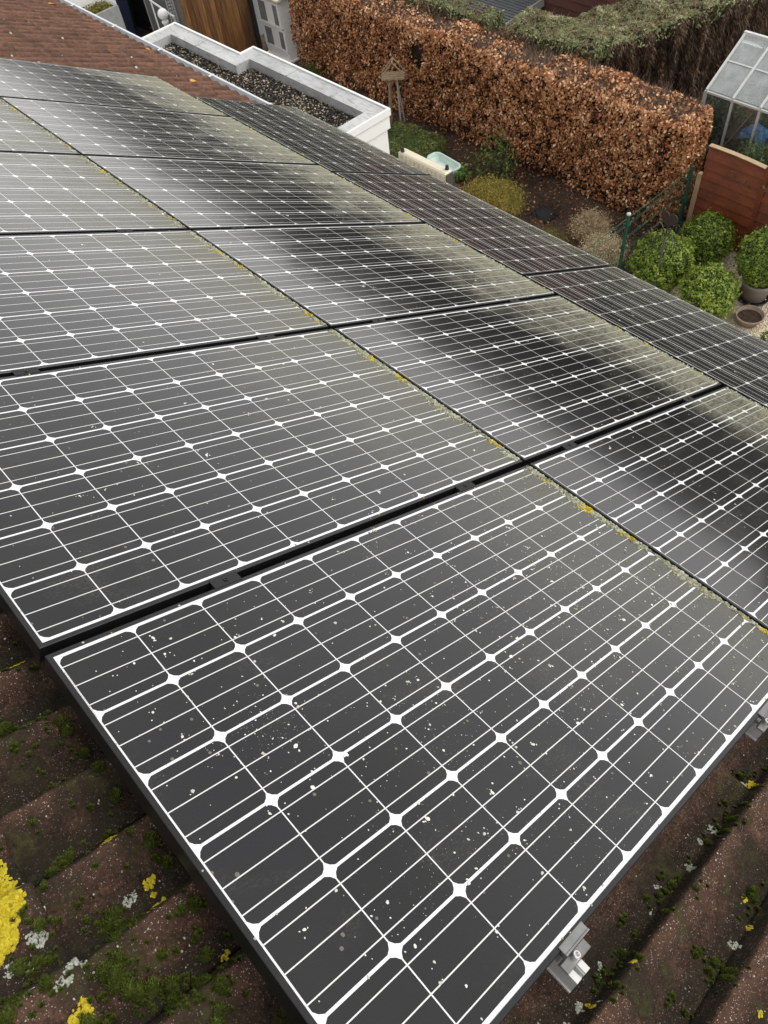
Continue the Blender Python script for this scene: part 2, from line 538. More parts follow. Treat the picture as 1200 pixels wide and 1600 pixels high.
def tile_mesh(nx, ny, amp, seed, y0=0.0, y1=TW, low=1.0):
    """local: x down slope (0 = upper edge of the exposed part, COURSE = nose), y along eave"""
    vs, fs = [], []
    s0 = -0.05
    for i in range(nx + 1):
        s = s0 + (COURSE - s0) * i / nx
        for j in range(ny + 1):
            y = y0 + (y1 - y0) * j / ny
            z = prof(y) * low + 0.031 * s / COURSE + 0.003 * y / TW
            if amp:
                z += amp * (mnoise.noise(Vector((s * 34 + seed * 7, y * 34, seed))) + 0.55 * mnoise.noise(Vector((s * 95, y * 95 + seed, 3))) + 0.4 * mnoise.noise(Vector((s * 210, y * 210 + seed, 8))))
                k = (s - (COURSE - 0.012)) / 0.012
                if k > 0: z -= 0.006 * k * k
                e = min(y - y0, y1 - y) / 0.008
                if e < 1: z -= 0.006 * (1 - e) ** 2
            vs.append((s, y, z))
    W1 = ny + 1
    for i in range(nx):
        for j in range(ny):
            a = i * W1 + j
            fs.append((a, a + W1, a + W1 + 1, a + 1))
    # nose and side faces
    o = len(vs)
    for j in range(ny + 1):
        s, y, z = vs[nx * W1 + j]
        wob = amp * 2 * mnoise.noise(Vector((y * 60, seed, 1))) if amp else 0
        vs.append((s - 0.004 + wob, y, z - 0.032))
    for j in range(ny):
        fs.append((nx * W1 + j, o + j, o + j + 1, nx * W1 + j + 1))
    for j in (0, ny):
        o = len(vs)
        for i in range(nx + 1):
            s, y, z = vs[i * W1 + j]
            vs.append((s, y, z - 0.018))
        for i in range(nx):
            fq = (i * W1 + j, o + i, o + i + 1, (i + 1) * W1 + j)
            fs.append(fq if j == 0 else fq[::-1])
    me = bpy.data.meshes.new('roof_tile')
    me.from_pydata(vs, [], fs)
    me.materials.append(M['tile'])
    me.polygons.foreach_set('use_smooth', np.ones(len(me.polygons), dtype=bool))
    me.update()
    return me


near_meshes = [tile_mesh(72, 78, 0.0024, k) for k in range(4)]
far_meshes = [tile_mesh(3, 30, 0.0, k, low=0.62) for k in range(2)]
proto = bpy.data.objects.new('roof_tile', near_meshes[0])
nt = 0
hid = MB()
MI = Matrix.Translation((0, -4, 0))
for k in range(-10, 41):
    u0 = CREST - 0.074 + TW * 2 + 0.0 + TW * k
    for c in range(-3, 13):
        v0 = COURSE0 + COURSE * c
        uc, vc = u0 + TW / 2, v0 + COURSE / 2
        near = (uc > -1.75 and uc < 0.75 and vc < 0.25 and vc > -0.75) or (uc < -0.72 and uc > -1.85 and 0 < vc < 1.9)
        far = uc > 4.35 and uc < 9.4 and not (uc < 4.85 and vc < 3.0) and vc > 1.3
        strip = vc > 4.05 and uc > 0
        tilt = Matrix.Rotation(random.uniform(-0.006, 0.006), 4, 'Z')
        mw_ = Matrix.Translation(RF(u0, v0, -0.172 + random.uniform(-.0015, .0015))) @ ROT @ tilt
        if (near or far or strip) and nt < 299:
            o = proto.copy()
            o.data = random.choice(near_meshes if near else far_meshes)
            COL.objects.link(o)
            o.parent = roof
            o.matrix_basis = MI @ MI.inverted() @ mw_
            nt += 1
        else:
            f = far_meshes[0]
            hid.add([mw_ @ w.co for w in f.vertices], [tuple(p.vertices) for p in f.polygons])
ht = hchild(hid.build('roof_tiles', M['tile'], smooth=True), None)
ht.parent = roof; ht.matrix_parent_inverse = Matrix.Identity(4); ht['kind'] = 'stuff'
print('tiles', nt)
ridge = MB()
for k in range(34):
    y = -4.2 + k * 0.44
    c0 = RF(0, V0, -0.13)
    pts = [Vector((c0.x, y, c0.z)), Vector((c0.x, y + 0.45, c0.z + 0.012))]
    ridge.tube(pts, [0.125, 0.135], 10)
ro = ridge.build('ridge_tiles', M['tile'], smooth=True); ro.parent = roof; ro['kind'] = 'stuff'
# gutter and fascia
b = MB()
ex, ez = RF(0, V1, -0.16).x, RF(0, V1, -0.16).z
cx, cz = RF(0, 4.305, -.13).x - 0.006, RF(0, 4.305, -.13).z - 0.022
pr = []
for k in range(9):
    t = math.pi + math.pi * k / 8
    pr.append((cx + 0.068 * math.cos(t), cz + 0.068 * math.sin(t)))
pr += [(cx + 0.070, cz + 0.005), (cx + 0.090, cz + 0.005), (cx + 0.090, cz - 0.008)]
for k in range(8, -1, -1):
    t = math.pi + math.pi * k / 8
    pr.append((cx + 0.072 * math.cos(t), cz + 0.072 * math.sin(t)))
n = len(pr)
segs = np.linspace(U0 - 0.02, U1 + 0.02, 9)
for s in range(8):
    ya, yb = segs[s] + 0.0015, segs[s + 1] - 0.0015
    vs = [(x, ya, z) for x, z in pr] + [(x, yb, z) for x, z in pr]
    b.add(vs, [(i, (i + 1) % n, (i + 1) % n + n, i + n) for i in range(n)])
M['gutter'] = simple('pale_gutter', (0.62, 0.65, 0.68), 0.45, 0.1, 0.12, 8)
hchild(b.build('gutter', M['gutter'], smooth=False))
b = MB()
for yb in np.arange(U0 + .3, U1, 0.9):
    b.box(cx - 0.07, cx + 0.092, yb - 0.012, yb + 0.012, cz + 0.0055, cz + 0.010)
o = hchild(b.build('gutter_brackets', M['gutter'])); o['kind'] = 'stuff'
b = MB()
b.box(cx - 0.11, cx - 0.085, U0, U1, cz - 0.15, cz + 0.02)
b.box(3.26, cx - 0.11, U0, U1, cz - 0.16, cz - 0.14)
hchild(b.build('fascia', M['white_paint']))
# growth on the tiles ------------------------------------------------
NRM = Vector((SA, 0, CA))
ROT3 = np.array([[CA, 0, SA], [0, 1, 0], [-SA, 0, CA]])


def moss_mesh(spots, name, density=1.0):
    """cushions of fine blades: spots = (u, v, r, h)"""
    V, F, T = [], [], []
    for (u, v, r, h, base) in spots:
        nb = int(110 * density + 300000 * density * r * r)
        for _ in range(nb):
            a = random.uniform(0, 6.283); rr = math.sqrt(random.random())
            z = h * math.sqrt(max(0, 1 - rr * rr))
            px, py = v + r * rr * math.cos(a), u + r * rr * math.sin(a)
            hh = tile_h(py, px) if base is None else base
            lean = Vector((math.cos(a) * rr + random.gauss(0, .35), math.sin(a) * rr + random.gauss(0, .35), 1.0)).normalized()
            L = random.uniform(0.0025, 0.006)
            s = Vector((-lean.y, lean.x, 0)).normalized() * random.uniform(0.0009, 0.002) if abs(lean.z) < .999 else Vector((0.0015, 0, 0))
            c = Vector((px, py, hh + z - 0.001))
            o = len(V)
            V += [c - s, c + s, c + lean * L]
            F.append((o, o + 1, o + 2))
            t = min(1, max(0, 0.22 + 0.35 * (z / max(h, .001)) + random.gauss(0, 0.14)))
            T += [t * 0.6, t * 0.6, t]
        # dense heart
        k = 10
        o = len(V)
        hc = tile_h(u, v) if base is None else base
        V.append(Vector((v, u, hc + h * 0.9))); T.append(.25)
        for ring, (fr, fz) in enumerate(((0.6, 0.68), (1.0, -0.15))):
            for q in range(k):
                a = 6.283 * q / k
                px, py = v + r * .92 * fr * math.cos(a), u + r * .92 * fr * math.sin(a)
                V.append(Vector((px, py, (tile_h(py, px) if base is None else base) + h * fz))); T.append(0.12)
        for q in range(k):
            q2 = (q + 1) % k
            F.append((o, o + 1 + q, o + 1 + q2))
            F.append((o + 1 + q, o + 1 + k + q, o + 1 + k + q2))
            F.append((o + 1 + q, o + 1 + k + q2, o + 1 + q2))
    V = np.array([tuple(p) for p in V]); W = V.copy()
    W[:, 0] = V[:, 0] * CA + V[:, 2] * SA; W[:, 1] = V[:, 1]; W[:, 2] = RZ - V[:, 0] * SA + V[:, 2] * CA
    o = np_mesh(name, W, np.array(F), M['moss'], tint=np.array(T))
    o['kind'] = 'stuff'
    return o


def blob(V, F, T, u, v, r, h, base, tint, n=7, dome=True):
    """irregular low crust blob"""
    o = len(V)
    ph = random.uniform(0, 6.28)
    el = random.uniform(0.65, 1.0); ea = random.uniform(0, 3.14)
    rim, mid = [], []
    for q in range(n):
        a = ph + 6.283 * q / n
        R = r * random.uniform(0.7, 1.2)
        dx, dy = R * math.cos(a), R * math.sin(a) * el
        dx, dy = dx * math.cos(ea) - dy * math.sin(ea), dx * math.sin(ea) + dy * math.cos(ea)
        px, py = v + dx, u + dy
        hb = tile_h(py, px) if base is None else base
        rim.append((px, py, hb - 0.0004 if base is None else hb))
        px, py = v + dx * .62, u + dy * .62
        hb = tile_h(py, px) if base is None else base
        mid.append((px, py, hb + h * random.uniform(.6, 1.0)))
    hb = tile_h(u, v) if base is None else base
    V.append((v, u, hb + h * random.uniform(.5, 1.1))); V += mid; V += rim
    T += [tint] + [min(1, tint + random.uniform(-.1, .2)) for _ in range(n)] + [max(0, tint - .15)] * n
    for q in range(n):
        q2 = (q + 1) % n
        F.append((o, o + 1 + q, o + 1 + q2))
        F.append((o + 1 + q, o + 1 + n + q, o + 1 + n + q2))
        F.append((o + 1 + q, o + 1 + n + q2, o + 1 + q2))


def to_world(V):
    V = np.array(V); W = V.copy()
    W[:, 0] = V[:, 0] * CA + V[:, 2] * SA; W[:, 2] = RZ - V[:, 0] * SA + V[:, 2] * CA
    return W


def lichen_patch(name, mat, outline, size=0.006, dens=1.0, h=0.004):
    """lobed patch: outline = list of (u, v, r) discs filled with little lobes"""
    V, F, T = [], [], []
    for (u, v, r) in outline:
        m = max(6, int(dens * 3.6 * (r / size) ** 2))
        for _ in range(m):
            a = random.uniform(0, 6.283); rr = r * math.sqrt(random.random()) * random.uniform(.75, 1.1)
            uu, vv = u + rr * math.cos(a), v + rr * math.sin(a)
            blob(V, F, T, uu, vv, size * random.uniform(.5, 1.15), h * random.uniform(.5, 1.3), None, random.uniform(.25, .8) + .15 * rr / r, 6)
    o = np_mesh(name, to_world(V), np.array(F), mat, tint=np.array(T))
    return o


def onroof(o):
    o.parent = roof
    return o


random.seed(21)
big = []
for (u, v, r) in [(-.285, -.225, .03), (-.32, -.225, .034), (-.36, -.232, .034), (-.392, -.247, .026), (-.34, -.26, .05), (-.30, -.27, .04), (-.385, -.275, .03), (-.26, -.235, .03), (-.41, -.262, .012), (-.40, -.285, .035), (-.35, -.30, .05), (-.30, -.30, .05), (-.375, -.255, .03)]:
    big.append((u, v, r))
onroof(lichen_patch('lichen_patch', M['lichen_yellow'], big, 0.0058, 2.6, 0.0026))
for grp in ([(.104, -.019, .008), (.11, -.036, .012), (.101, -.007, .010), (.115, -.05, .010), (.098, .004, .005)],
            [(-.339, -.036, .010), (-.342, -.047, .010), (-.343, -.056, .006), (-.334, -.028, .006)],
            [(-.443, -.022, .010), (-.441, -.012, .006), (-.463, -.024, .005)],
            [(-.486, -.047, .008), (-.486, -.034, .007), (-.484, -.022, .005), (-.481, -.015, .004)],
            [(-.622, .010, .006), (-.618, .018, .005)],
            [(-.569, -.201, .012), (-.564, -.215, .010), (-.556, -.197, .009), (-.578, -.228, .009)],
            [(-1.072, .862, .008)], [(-1.068, .816, .006), (-1.066, .822, .005)], [(-1.075, .785, .006), (-1.077, .778, .004)],
            [(-1.078, .651, .009)], [(-1.085, .584, .006), (-1.09, .59, .004)], [(-1.072, 1.235, .010), (-1.068, 1.248, .007)],
            [(-1.186, .931, .006)], [(-1.216, .874, .007), (-1.22, .882, .005)], [(-1.296, .711, .007)], [(-1.076, .455, .005)], [(-1.070, .547, .004)]):
    onroof(lichen_patch('lichen_patch', M['lichen_yellow'], grp, 0.0034, 1.5, 0.0018))
for (u, v, r) in [(-.425, -.205, .013), (-.501, -.177, .011), (-.514, -.218, .009), (-.52, -.203, .006), (-.236, -.142, .005), (-.446, -.06, .012), (-.44, -.256, .012), (-.491, -.255, .010), (-.506, -.199, .006), (-.455, -.235, .008),
                  (-1.067, 1.019, .010), (-1.07, .896, .009), (-1.045, .773, .007), (-1.069, .713, .007), (-1.059, .968, .006), (-1.203, .781, .007), (-1.209, .798, .009), (-1.221, .803, .006), (-1.066, .443, .008), (-1.068, .395, .009), (-1.059, 1.225, .008), (-1.052, .548, .009), (-1.082, .605, .006), (-1.06, .535, .006), (-1.075, .62, .006)]:
    onroof(lichen_patch('grey_lichen_patch', M['lichen_grey'], [(u, v, r), (u + random.uniform(-r, r), v + random.uniform(-r, r), r * .6)], 0.0034, 1.0, 0.0012))
ms = []
for (u, v, r) in [(-.189, -.07, .011), (-.038, -.041, .009), (-.081, -.002, .014), (-.014, -.079, .013), (-.02, -.09, .012), (-.318, -.103, .010), (-.325, -.112, .007), (-.327, -.138, .009), (-.453, -.094, .014), (-.46, -.105, .013), (-.478, -.095, .014), (-.487, -.08, .012), (-.49, -.113, .013), (-.527, -.128, .012), (-.532, -.151, .014), (-.54, -.14, .016), (-.602, -.077, .014), (-.61, -.08, .012), (-.634, -.081, .012), (-.625, -.09, .012), (-.58, -.12, .014), (-.57, -.13, .015), (-.59, -.10, .016), (-.55, -.145, .014),
                  (-.491, -.269, .013), (-.447, -.246, .012), (-.457, -.218, .008), (-.463, -.208, .006), (-.486, -.229, .008), (-.504, -.231, .010), (-.685, -.045, .010), (-.412, -.199, .010), (-.631, -.038, .012), (-.581, -.203, .012), (-.51, -.291, .014), (.096, .08, .014), (-.10, .0, .013), (-.15, .01, .010), (-.21, .005, .012), (-.27, .01, .013), (-.39, .01, .014), (-.43, .02, .01), (-.53, .01, .012), (-.6, -.01, .012), (-.66, -.03, .012), (-.70, -.06, .013),
                  (-1.071, .600, .010), (-1.091, .598, .007), (-1.083, .722, .007), (-1.077, 1.068, .009), (-1.082, 1.021, .006), (-1.099, .806, .006), (-1.166, .713, .008), (-1.167, .724, .006), (-1.2, .711, .008), (-1.197, .734, .009), (-1.224, .733, .009), (-1.225, .716, .009), (-1.171, .613, .006), (-1.196, .948, .012), (-1.039, .791, .005), (-1.065, .8, .009), (-1.042, .73, .006), (-1.032, .655, .006), (-1.086, .505, .008), (-1.044, 1.241, .010), (-1.079, 1.199, .008), (-1.07, .978, .008), (-1.19, .96, .01)]:
    ms.append((u, v, r, r * random.uniform(.5, .9), None))
for _ in range(150):      # small tufts along the trough of the right hand strip and in the shade of the panel
    if random.random() < .4:
        k = random.randint(0, 2); uu = -1.069 - .148 * k + random.gauss(0, .011); vv = random.uniform(.3, 1.7)
    else:
        uu = random.uniform(-.85, .2); vv = random.uniform(-.28, .03)
    r = random.uniform(.0025, .006); ms.append((uu, vv, r, r * .7, None))
for (u, v, r, h, _b) in list(ms):      # loose carpet of tiny tufts round the larger cushions
    for _ in range(int(500 * r)):
        q = random.uniform(.001, .0032)
        ms.append((u + random.gauss(0, r * 1.3), v + random.gauss(0, r * 1.9), q, q * .8, None))
onroof(moss_mesh(ms, 'moss_cushions'))
# pale little crumbs of grit and crust
V, F, T = [], [], []
for _ in range(900):
    if random.random() < .5: u, v = random.uniform(-.85, .2), random.uniform(-.45, .02)
    else: u, v = random.uniform(-1.45, -1.0), random.uniform(.25, 1.75)
    blob(V, F, T, u, v, random.choice([.0009, .0012, .0016, .0024]), .0008, None, random.uniform(.4, 1), 5)
o = onroof(np_mesh('crust_specks', to_world(V), np.array(F), M['lichen_grey'], tint=np.array(T))); o['kind'] = 'stuff'
V, F, T = [], [], []
for _ in range(90):
    u, v = random.uniform(4.7, 9.6), random.uniform(1.6, 4.2)
    blob(V, F, T, u, v, random.uniform(.005, .014), .006, None, random.uniform(.5, 1), 6)
o = onroof(np_mesh('crust_specks', to_world(V), np.array(F), M['lichen_grey'], tint=np.array(T))); o['kind'] = 'stuff'
# fallen leaves on the far roof
M['dead_leaf'] = simple('ochre_leaf', (0.52, 0.27, 0.035), 0.7, 0, 0.3, 40)
leaf_labels = ['ochre fallen leaf high on the brown tiles near the top edge of the photo', 'ochre fallen leaf by the gutter beside the start of the flat roof',
               'ochre fallen leaf on the tiles just beyond the farthest lower panel']
for (u, v), lb in zip([(8.374, 4.023), (6.787, 4.561 - .35), (5.66, 4.215 - .2)], leaf_labels):
    b = MB()
    r = .055
    pts = [(-r, 0, 0), (-.5 * r, .45 * r, .012), (.3 * r, .5 * r, .016), (r, 0, .004), (.3 * r, -.5 * r, .014), (-.5 * r, -.45 * r, .010), (-.4 * r, 0, -.002), (.4 * r, 0, .0)]
    tp = [(x, y, z + .004) for x, y, z in pts]
    b.add(pts + [(x, y, z + .0015) for x, y, z in pts], [(0, 6, 1), (1, 6, 7, 2), (2, 7, 3), (3, 7, 4), (4, 7, 6, 5), (5, 6, 0), (8, 9, 14), (9, 10, 15, 14), (10, 11, 15), (11, 12, 15), (12, 13, 14, 15), (13, 8, 14)])
    o = b.build('fallen_leaf', M['dead_leaf'])
    o.matrix_world = Matrix.Translation(RF(u, v, tile_h(u, v) + .012)) @ ROT @ Matrix.Rotation(1.2 + u, 4, 'Z')
    tag(o, lb, 'leaf', 'fallen leaves on the roof')

# ------------------------------------------------------------------ solar panels
PL, PW, PH = 1.606, 0.979, 0.040
CP = 0.158
ML, MS = (PL - 10 * CP) / 2, (PW - 6 * CP) / 2
LIP = 0.0105
GL = -0.0012      # laminate surface below frame top


def cell_mesh():
    hx, hy, ch = 0.0777, 0.0763, 0.0132
    me = bpy.data.meshes.new('cell')
    pts = []
    for (sx, sy) in ((1, 1), (-1, 1), (-1, -1), (1, -1)):
        a, bb = (sx * hx, sy * (hy - ch)), (sx * (hx - ch), sy * hy)
        m = (sx * (hx - ch * .40), sy * (hy - ch * .40))
        seq = [a, m, bb] if sx * sy > 0 else [bb, m, a]
        pts += seq
    me.from_pydata([(x, y, 0) for x, y in pts], [], [tuple(range(12))])
    me.materials.append(M['cell'])
    me.update()
    return me


CELL = cell_mesh()


def frame_mesh():
    b = MB()
    c = 0.0012
    o_ = [(0, 0), (PL, 0), (PL, PW), (0, PW)]

    def ins(d): return [(d, d), (PL - d, d), (PL - d, PW - d), (d, PW - d)]
    rings = [(ins(0), -PH), (ins(0), -c), (ins(c), 0), (ins(LIP), 0), (ins(LIP), -0.003)]
    vs = [(x, y, z) for R_, z in rings for x, y in R_]
    fs = []
    for r in range(4):
        for k in range(4):
            k2 = (k + 1) % 4
            fs.append((r * 4 + k, r * 4 + k2, r * 4 + 4 + k2, r * 4 + 4 + k))
    b.add(vs, fs)
    i_ = ins(0.03)
    vs = [(x, y, -PH) for x, y in o_] + [(x, y, -PH) for x, y in i_]
    b.add(vs, [(k, k + 4, (k + 1) % 4 + 4, (k + 1) % 4) for k in range(4)])
    me = bpy.data.meshes.new('frame')
    me.from_pydata(b.v, [], b.f); me.materials.append(M['frame']); me.update()
    return me


def ribbon_mesh():
    b = MB()
    for j in range(6):
        yc = MS + (j + .5) * CP
        for k in (-1, 0, 1):
            y = yc + k * 0.0520
            b.add([(ML - .001, y - .0011, 0), (PL - ML + .001, y - .0011, 0), (PL - ML + .001, y + .0011, 0), (ML - .001, y + .0011, 0)], [(0, 1, 2, 3)])
    me = bpy.data.meshes.new('busbar_ribbons')
    me.from_pydata(b.v, [], b.f); me.materials.append(M['ribbon']); me.update()
    return me


def back_mesh():
    me = bpy.data.meshes.new('backsheet')
    d = LIP - .003
    me.from_pydata([(d, d, 0), (PL - d, d, 0), (PL - d, PW - d, 0), (d, PW - d, 0), (d, d, -.004), (PL - d, d, -.004), (PL - d, PW - d, -.004), (d, PW - d, -.004)], [],
                   [(0, 1, 2, 3), (7, 6, 5, 4)])
    me.materials.append(M['backsheet']); me.update()
    return me


FR, RB, BK = frame_mesh(), ribbon_mesh(), back_mesh()


def link(name, me, parent, loc=(0, 0, 0)):
    o = bpy.data.objects.new(name, me)
    COL.objects.link(o); o.parent = parent; o.location = loc
    return o


def crust(V, F, T, MIx, L, W, n, thick, side='x', yellow=.04):
    """crust lichen along the lower edge x = L, y in 0..W (panel local)"""
    for _ in range(n):
        y = random.uniform(.012, W - .012)
        amp = min(1, max(0, .5 + 1.0 * mnoise.noise(Vector((y * 7, L, thick * 90))) + .5 * mnoise.noise(Vector((y * 23, L, thick * 50)))))
        if random.random() > .12 + .88 * amp: continue
        back = abs(random.gauss(0, .45)) * thick * (0.2 + 1.2 * amp)
        x = L - .006 - back
        r = random.uniform(.0018, .0068) * (1.1 - .5 * min(1, back / .03))
        f0 = len(F)
        blob(V, F, T, y, x, r, r * random.uniform(.4, 1.0), .0002 if x > L - LIP else GL + .0002, random.uniform(.15, .9), 6)
        MIx += [1 if random.random() < yellow * (16 if mnoise.noise(Vector((y * 13, 3, L + thick * 40))) > .34 else .25) else 0] * (len(F) - f0)


def make_panel(label, u0, v0, landscape=False, spots=0, cr=(400, .03), seed=0, clusters=()):
    random.seed(100 + seed)
    if landscape:
        mt = Matrix.Translation(RF(u0, v0 + PW, 0)) @ ROT @ Matrix.Rotation(math.pi / 2, 4, 'Z')
    else:
        mt = Matrix.Translation(RF(u0, v0, 0)) @ ROT
    root = empty('solar_panel', label, 'solar panel', group='black framed solar panels on the roof', mat=mt)
    link('frame', FR, root)
    link('backsheet', BK, root, (0, 0, GL))
    for i in range(10):
        for j in range(6):
            link('cell', CELL, root, (ML + (i + .5) * CP, MS + (j + .5) * CP, GL + .0003))
    r = link('busbar_ribbons', RB, root, (0, 0, GL + .0006)); r['kind'] = 'stuff'
    V, F, T, MIx = [], [], [], []
    if landscape:      # local y runs up... lower edge of the roof is local y = 0
        for _ in range(cr[0]):
            x = random.uniform(.02, PL - .02)
            y = .006 + abs(random.gauss(0, .45)) * cr[1]
            f0 = len(F)
            rr = random.uniform(.0012, .0035)
            blob(V, F, T, y, x, rr, rr * .5, .0002 if y < LIP else GL + .0008, random.uniform(.2, .9), 6)
            MIx += [1 if random.random() < .05 else 0] * (len(F) - f0)
    else:
        crust(V, F, T, MIx, PL, PW, cr[0], cr[1])
    for _ in range(24):      # odd bits on the other frame edges
        e = random.randint(0, 2); f0 = len(F)
        d = random.uniform(.004, .016)
        p_ = [(random.uniform(0, PL), d), (random.uniform(0, PL), PW - d), (d, random.uniform(0, PW))][e]
        rr = random.uniform(.0012, .0034)
        blob(V, F, T, p_[1], p_[0], rr, rr * .6, .0002 if d < LIP else GL + .0008, random.uniform(.5, 1), 6)
        MIx += [1 if random.random() < .25 else 2] * (len(F) - f0)
    if clusters:      # olive grey blotches creeping in from the crusted edge
        for _ in range(170):
            x = PL - .02 - abs(random.gauss(0, .30)); y = PW * random.random() ** 1.25
            if not .02 < y < PW - .02 or x < .3: continue
            for _k in range(random.randint(1, 4)):
                f0 = len(F); rr = random.uniform(.0012, .0042)
                blob(V, F, T, y + random.gauss(0, .008), min(PL - .013, x + random.gauss(0, .008)), rr, rr * .25, GL + .0008, random.uniform(.1, .7), 7)
                MIx += [random.choice([0, 0, 2])] * (len(F) - f0)
    if V:
        o = np_mesh('lichen_crust', np.array(V), np.array(F), [M['crust'], M['lichen_yellow'], M['lichen_grey']], root, np.array(T), np.array(MIx, dtype=np.int32))
        o['kind'] = 'stuff'
    if spots:
        V, F, T = [], [], []
        for _ in range(spots):
            if clusters and random.random() < .45:
                cx_, cy_, s_ = random.choice(clusters)
                x, y = random.gauss(cx_, s_), random.gauss(cy_, s_)
            else:
                x, y = random.uniform(.02, PL - .02), random.uniform(.02, PW - .02)
            if not (.014 < x < PL - .014 and .014 < y < PW - .014): continue
            rr = random.choices([.0009, .0014, .0021, .0031, .0046], [40, 28, 18, 11, 4])[0] * random.uniform(.7, 1.2)
            blob(V, F, T, y, x, rr, rr * .35, GL + .0008, random.uniform(.15, .95), 7)
            if rr > .0025 and random.random() < .6:
                for _k in range(random.randint(1, 4)):
                    blob(V, F, T, y + random.gauss(0, .006), x + random.gauss(0, .006), rr * .5, rr * .2, GL + .0008, random.uniform(.5, 1), 6)
        for (cx_, cy_, s_) in clusters:      # fine dust of tiny colonies round the clusters
            for _ in range(140):
                x, y = random.gauss(cx_, s_ * .6), random.gauss(cy_, s_ * .6)
                if .014 < x < PL - .014 and .014 < y < PW - .014:
                    blob(V, F, T, y, x, random.uniform(.0004, .0010), .0002, GL + .0008, random.uniform(0, .35), 4)
        o = np_mesh('lichen_spots', np.array(V), np.array(F), M['spot'], root, np.array(T))
        o['kind'] = 'stuff'
    return root


PU, PV = 1.0002, 1.6175
g2 = (PU - PW) / 2
A_lab = ['nearest solar panel, dotted with pale lichen, two edges over bare mossy tiles',
         'upper-row solar panel directly beyond the nearest one',
         'upper-row solar panel third from the front, cut by the left photo edge',
         'upper solar panel fourth from the front, meeting the left edge of the photo',
         'farthest upper solar panel, only a corner showing at the left photo edge']
B_lab = ['middle-row solar panel cut off by the right edge of the photo',
         'middle-row solar panel second from the front, right corner hazed with pale dirt',
         'middle-row solar panel third from the front, below the garden water tank in the photo',
         'middle-row solar panel fourth from the front with a soft dark reflection across its centre',
         'middle-row solar panel next to last before the bare roof tiles',
         'farthest middle-row solar panel, its far side against the bare brown roof tiles']
C_lab = ['sideways-laid solar panel above the gutter nearest the front, below the round box bushes',
         'middle one of the three sideways-laid lower panels, beside the heather and water tank',
         'farthest sideways-laid solar panel, next to the gravel flat roof']
for k in range(5):
    make_panel(A_lab[k], (k - 1) * PU + g2, 0.0, False, [950, 200, 90, 50, 40][k], [(3400, .034), (3000, .033), (2200, .033), (1500, .032), (800, .032)][k], k,
               [(.25, .62, .07), (.55, .42, .12), (.85, .30, .12), (.62, .10, .10), (1.1, .45, .10), (1.25, .62, .08), (.95, .6, .1), (1.40, .45, .07), (.35, .25, .12)] if k == 0 else ())
for k in range(6):
    make_panel(B_lab[k], (k - 1) * PU + g2, PV, False, [150, 90, 60, 60, 120, 160][k], [(700, .026), (700, .028), (700, .03), (700, .03), (500, .03), (420, .03)][k], 20 + k)
VC = 3.2445
for k in range(3):
    make_panel(C_lab[k], 1.235 - PL + k * 1.6265, VC, True, [120, 140, 220][k], (300, .018), 40 + k)

# mounting rails, clamps
M['clampm'] = M['alu_dark']
rail_specs = [(0.42, -1.038, 5.02, 'aluminium rail whose cut end and bolted clamp stick out below the nearest panel'),
              (1.290, -1.018, 5.02, 'aluminium rail under the upper panels, its end at the right photo edge'),
              (1.875, -1.04, 5.02, 'aluminium rail under the upper part of the middle panel row'),
              (2.84, -1.04, 5.02, 'aluminium rail under the lower part of the middle panel row')]
for ri, (v, ua, ub, lb) in enumerate(rail_specs):
    root = empty('mounting_rail', lb, 'mounting rail', group='rails under the solar panels', mat=Matrix.Translation(RF(ua, v, -.10)) @ ROT)
    b = MB()
    L = ub - ua
    # slotted profile, 40 wide: two top lips with a slot, side walls, base
    w = .020
    zt = .100 - PH - .001
    for (x0, x1, z0, z1) in ((-w, -.0065, zt - .004, zt), (.0065, w, zt - .004, zt), (-w, -w + .003, .030, zt - .0042), (w - .003, w, .030, zt - .0042), (-w - .002, w + .002, .026, .0298), (-.0065, -.0045, zt - .012, zt - .0042), (.0045, .0065, zt - .012, zt - .0042)):
        b.box(x0, x1, 0, L, z0, z1)
    b.build('rail_profile', M['alu'], root)
    b = MB()
    for k in range(int(L / 1.1) + 1):
        b.box(-.016, .016, .22 + k * 1.1, .255 + k * 1.1, -.075, .0258)
    o = b.build('roof_hooks', M['alu_dark'], root); o['kind'] = 'stuff'
    # mid clamps in the column gaps
    for k in range(6 if ri > 1 else 5):
        uu = k * PU - ua
        if k == (6 if ri > 1 else 5) - 0: continue
        b = MB()
        b.box(-.030, .030, uu - .0095, uu + .0095, .062, .0985)
        b.cbox(-.036, .036, uu - .0145, uu + .0145, .1003, .1016, .0006)
        c = b.build('mid_clamp', M['hole'], root)
        b = MB(); b.lathe((0, uu, .1016), [(.0055, 0), (.0055, .003), (.003, .003), (.003, .001)], 10)
        b.build('bolt', M['frame'], c)
    if ri < 2:
        # end clamp: lip over the frame, riser, foot, bolt; long axis down the slope
        e0 = -0.9895 - ua
        b = MB()
        x0, x1 = -.028, .042
        b.cbox(x0, x1, e0 - .0085, e0 + .0065, .1004, .1028, .001)
        b.box(x0, x1, e0 - .0120, e0 - .0087, .066, .1028)
        b.cbox(x0 + .004, x1 + .006, e0 - .030, e0 - .0122, .062, .0655, .001)
        c = b.build('end_clamp', M['alu_dark'], root)
        b = MB()
        b.lathe((.008, e0 - .021, .0656), [(.0072, 0), (.0072, .010), (.0062, .0115), (.0042, .0115), (.0038, .004)], 16)
        b.build('bolt', M['steel'], c)

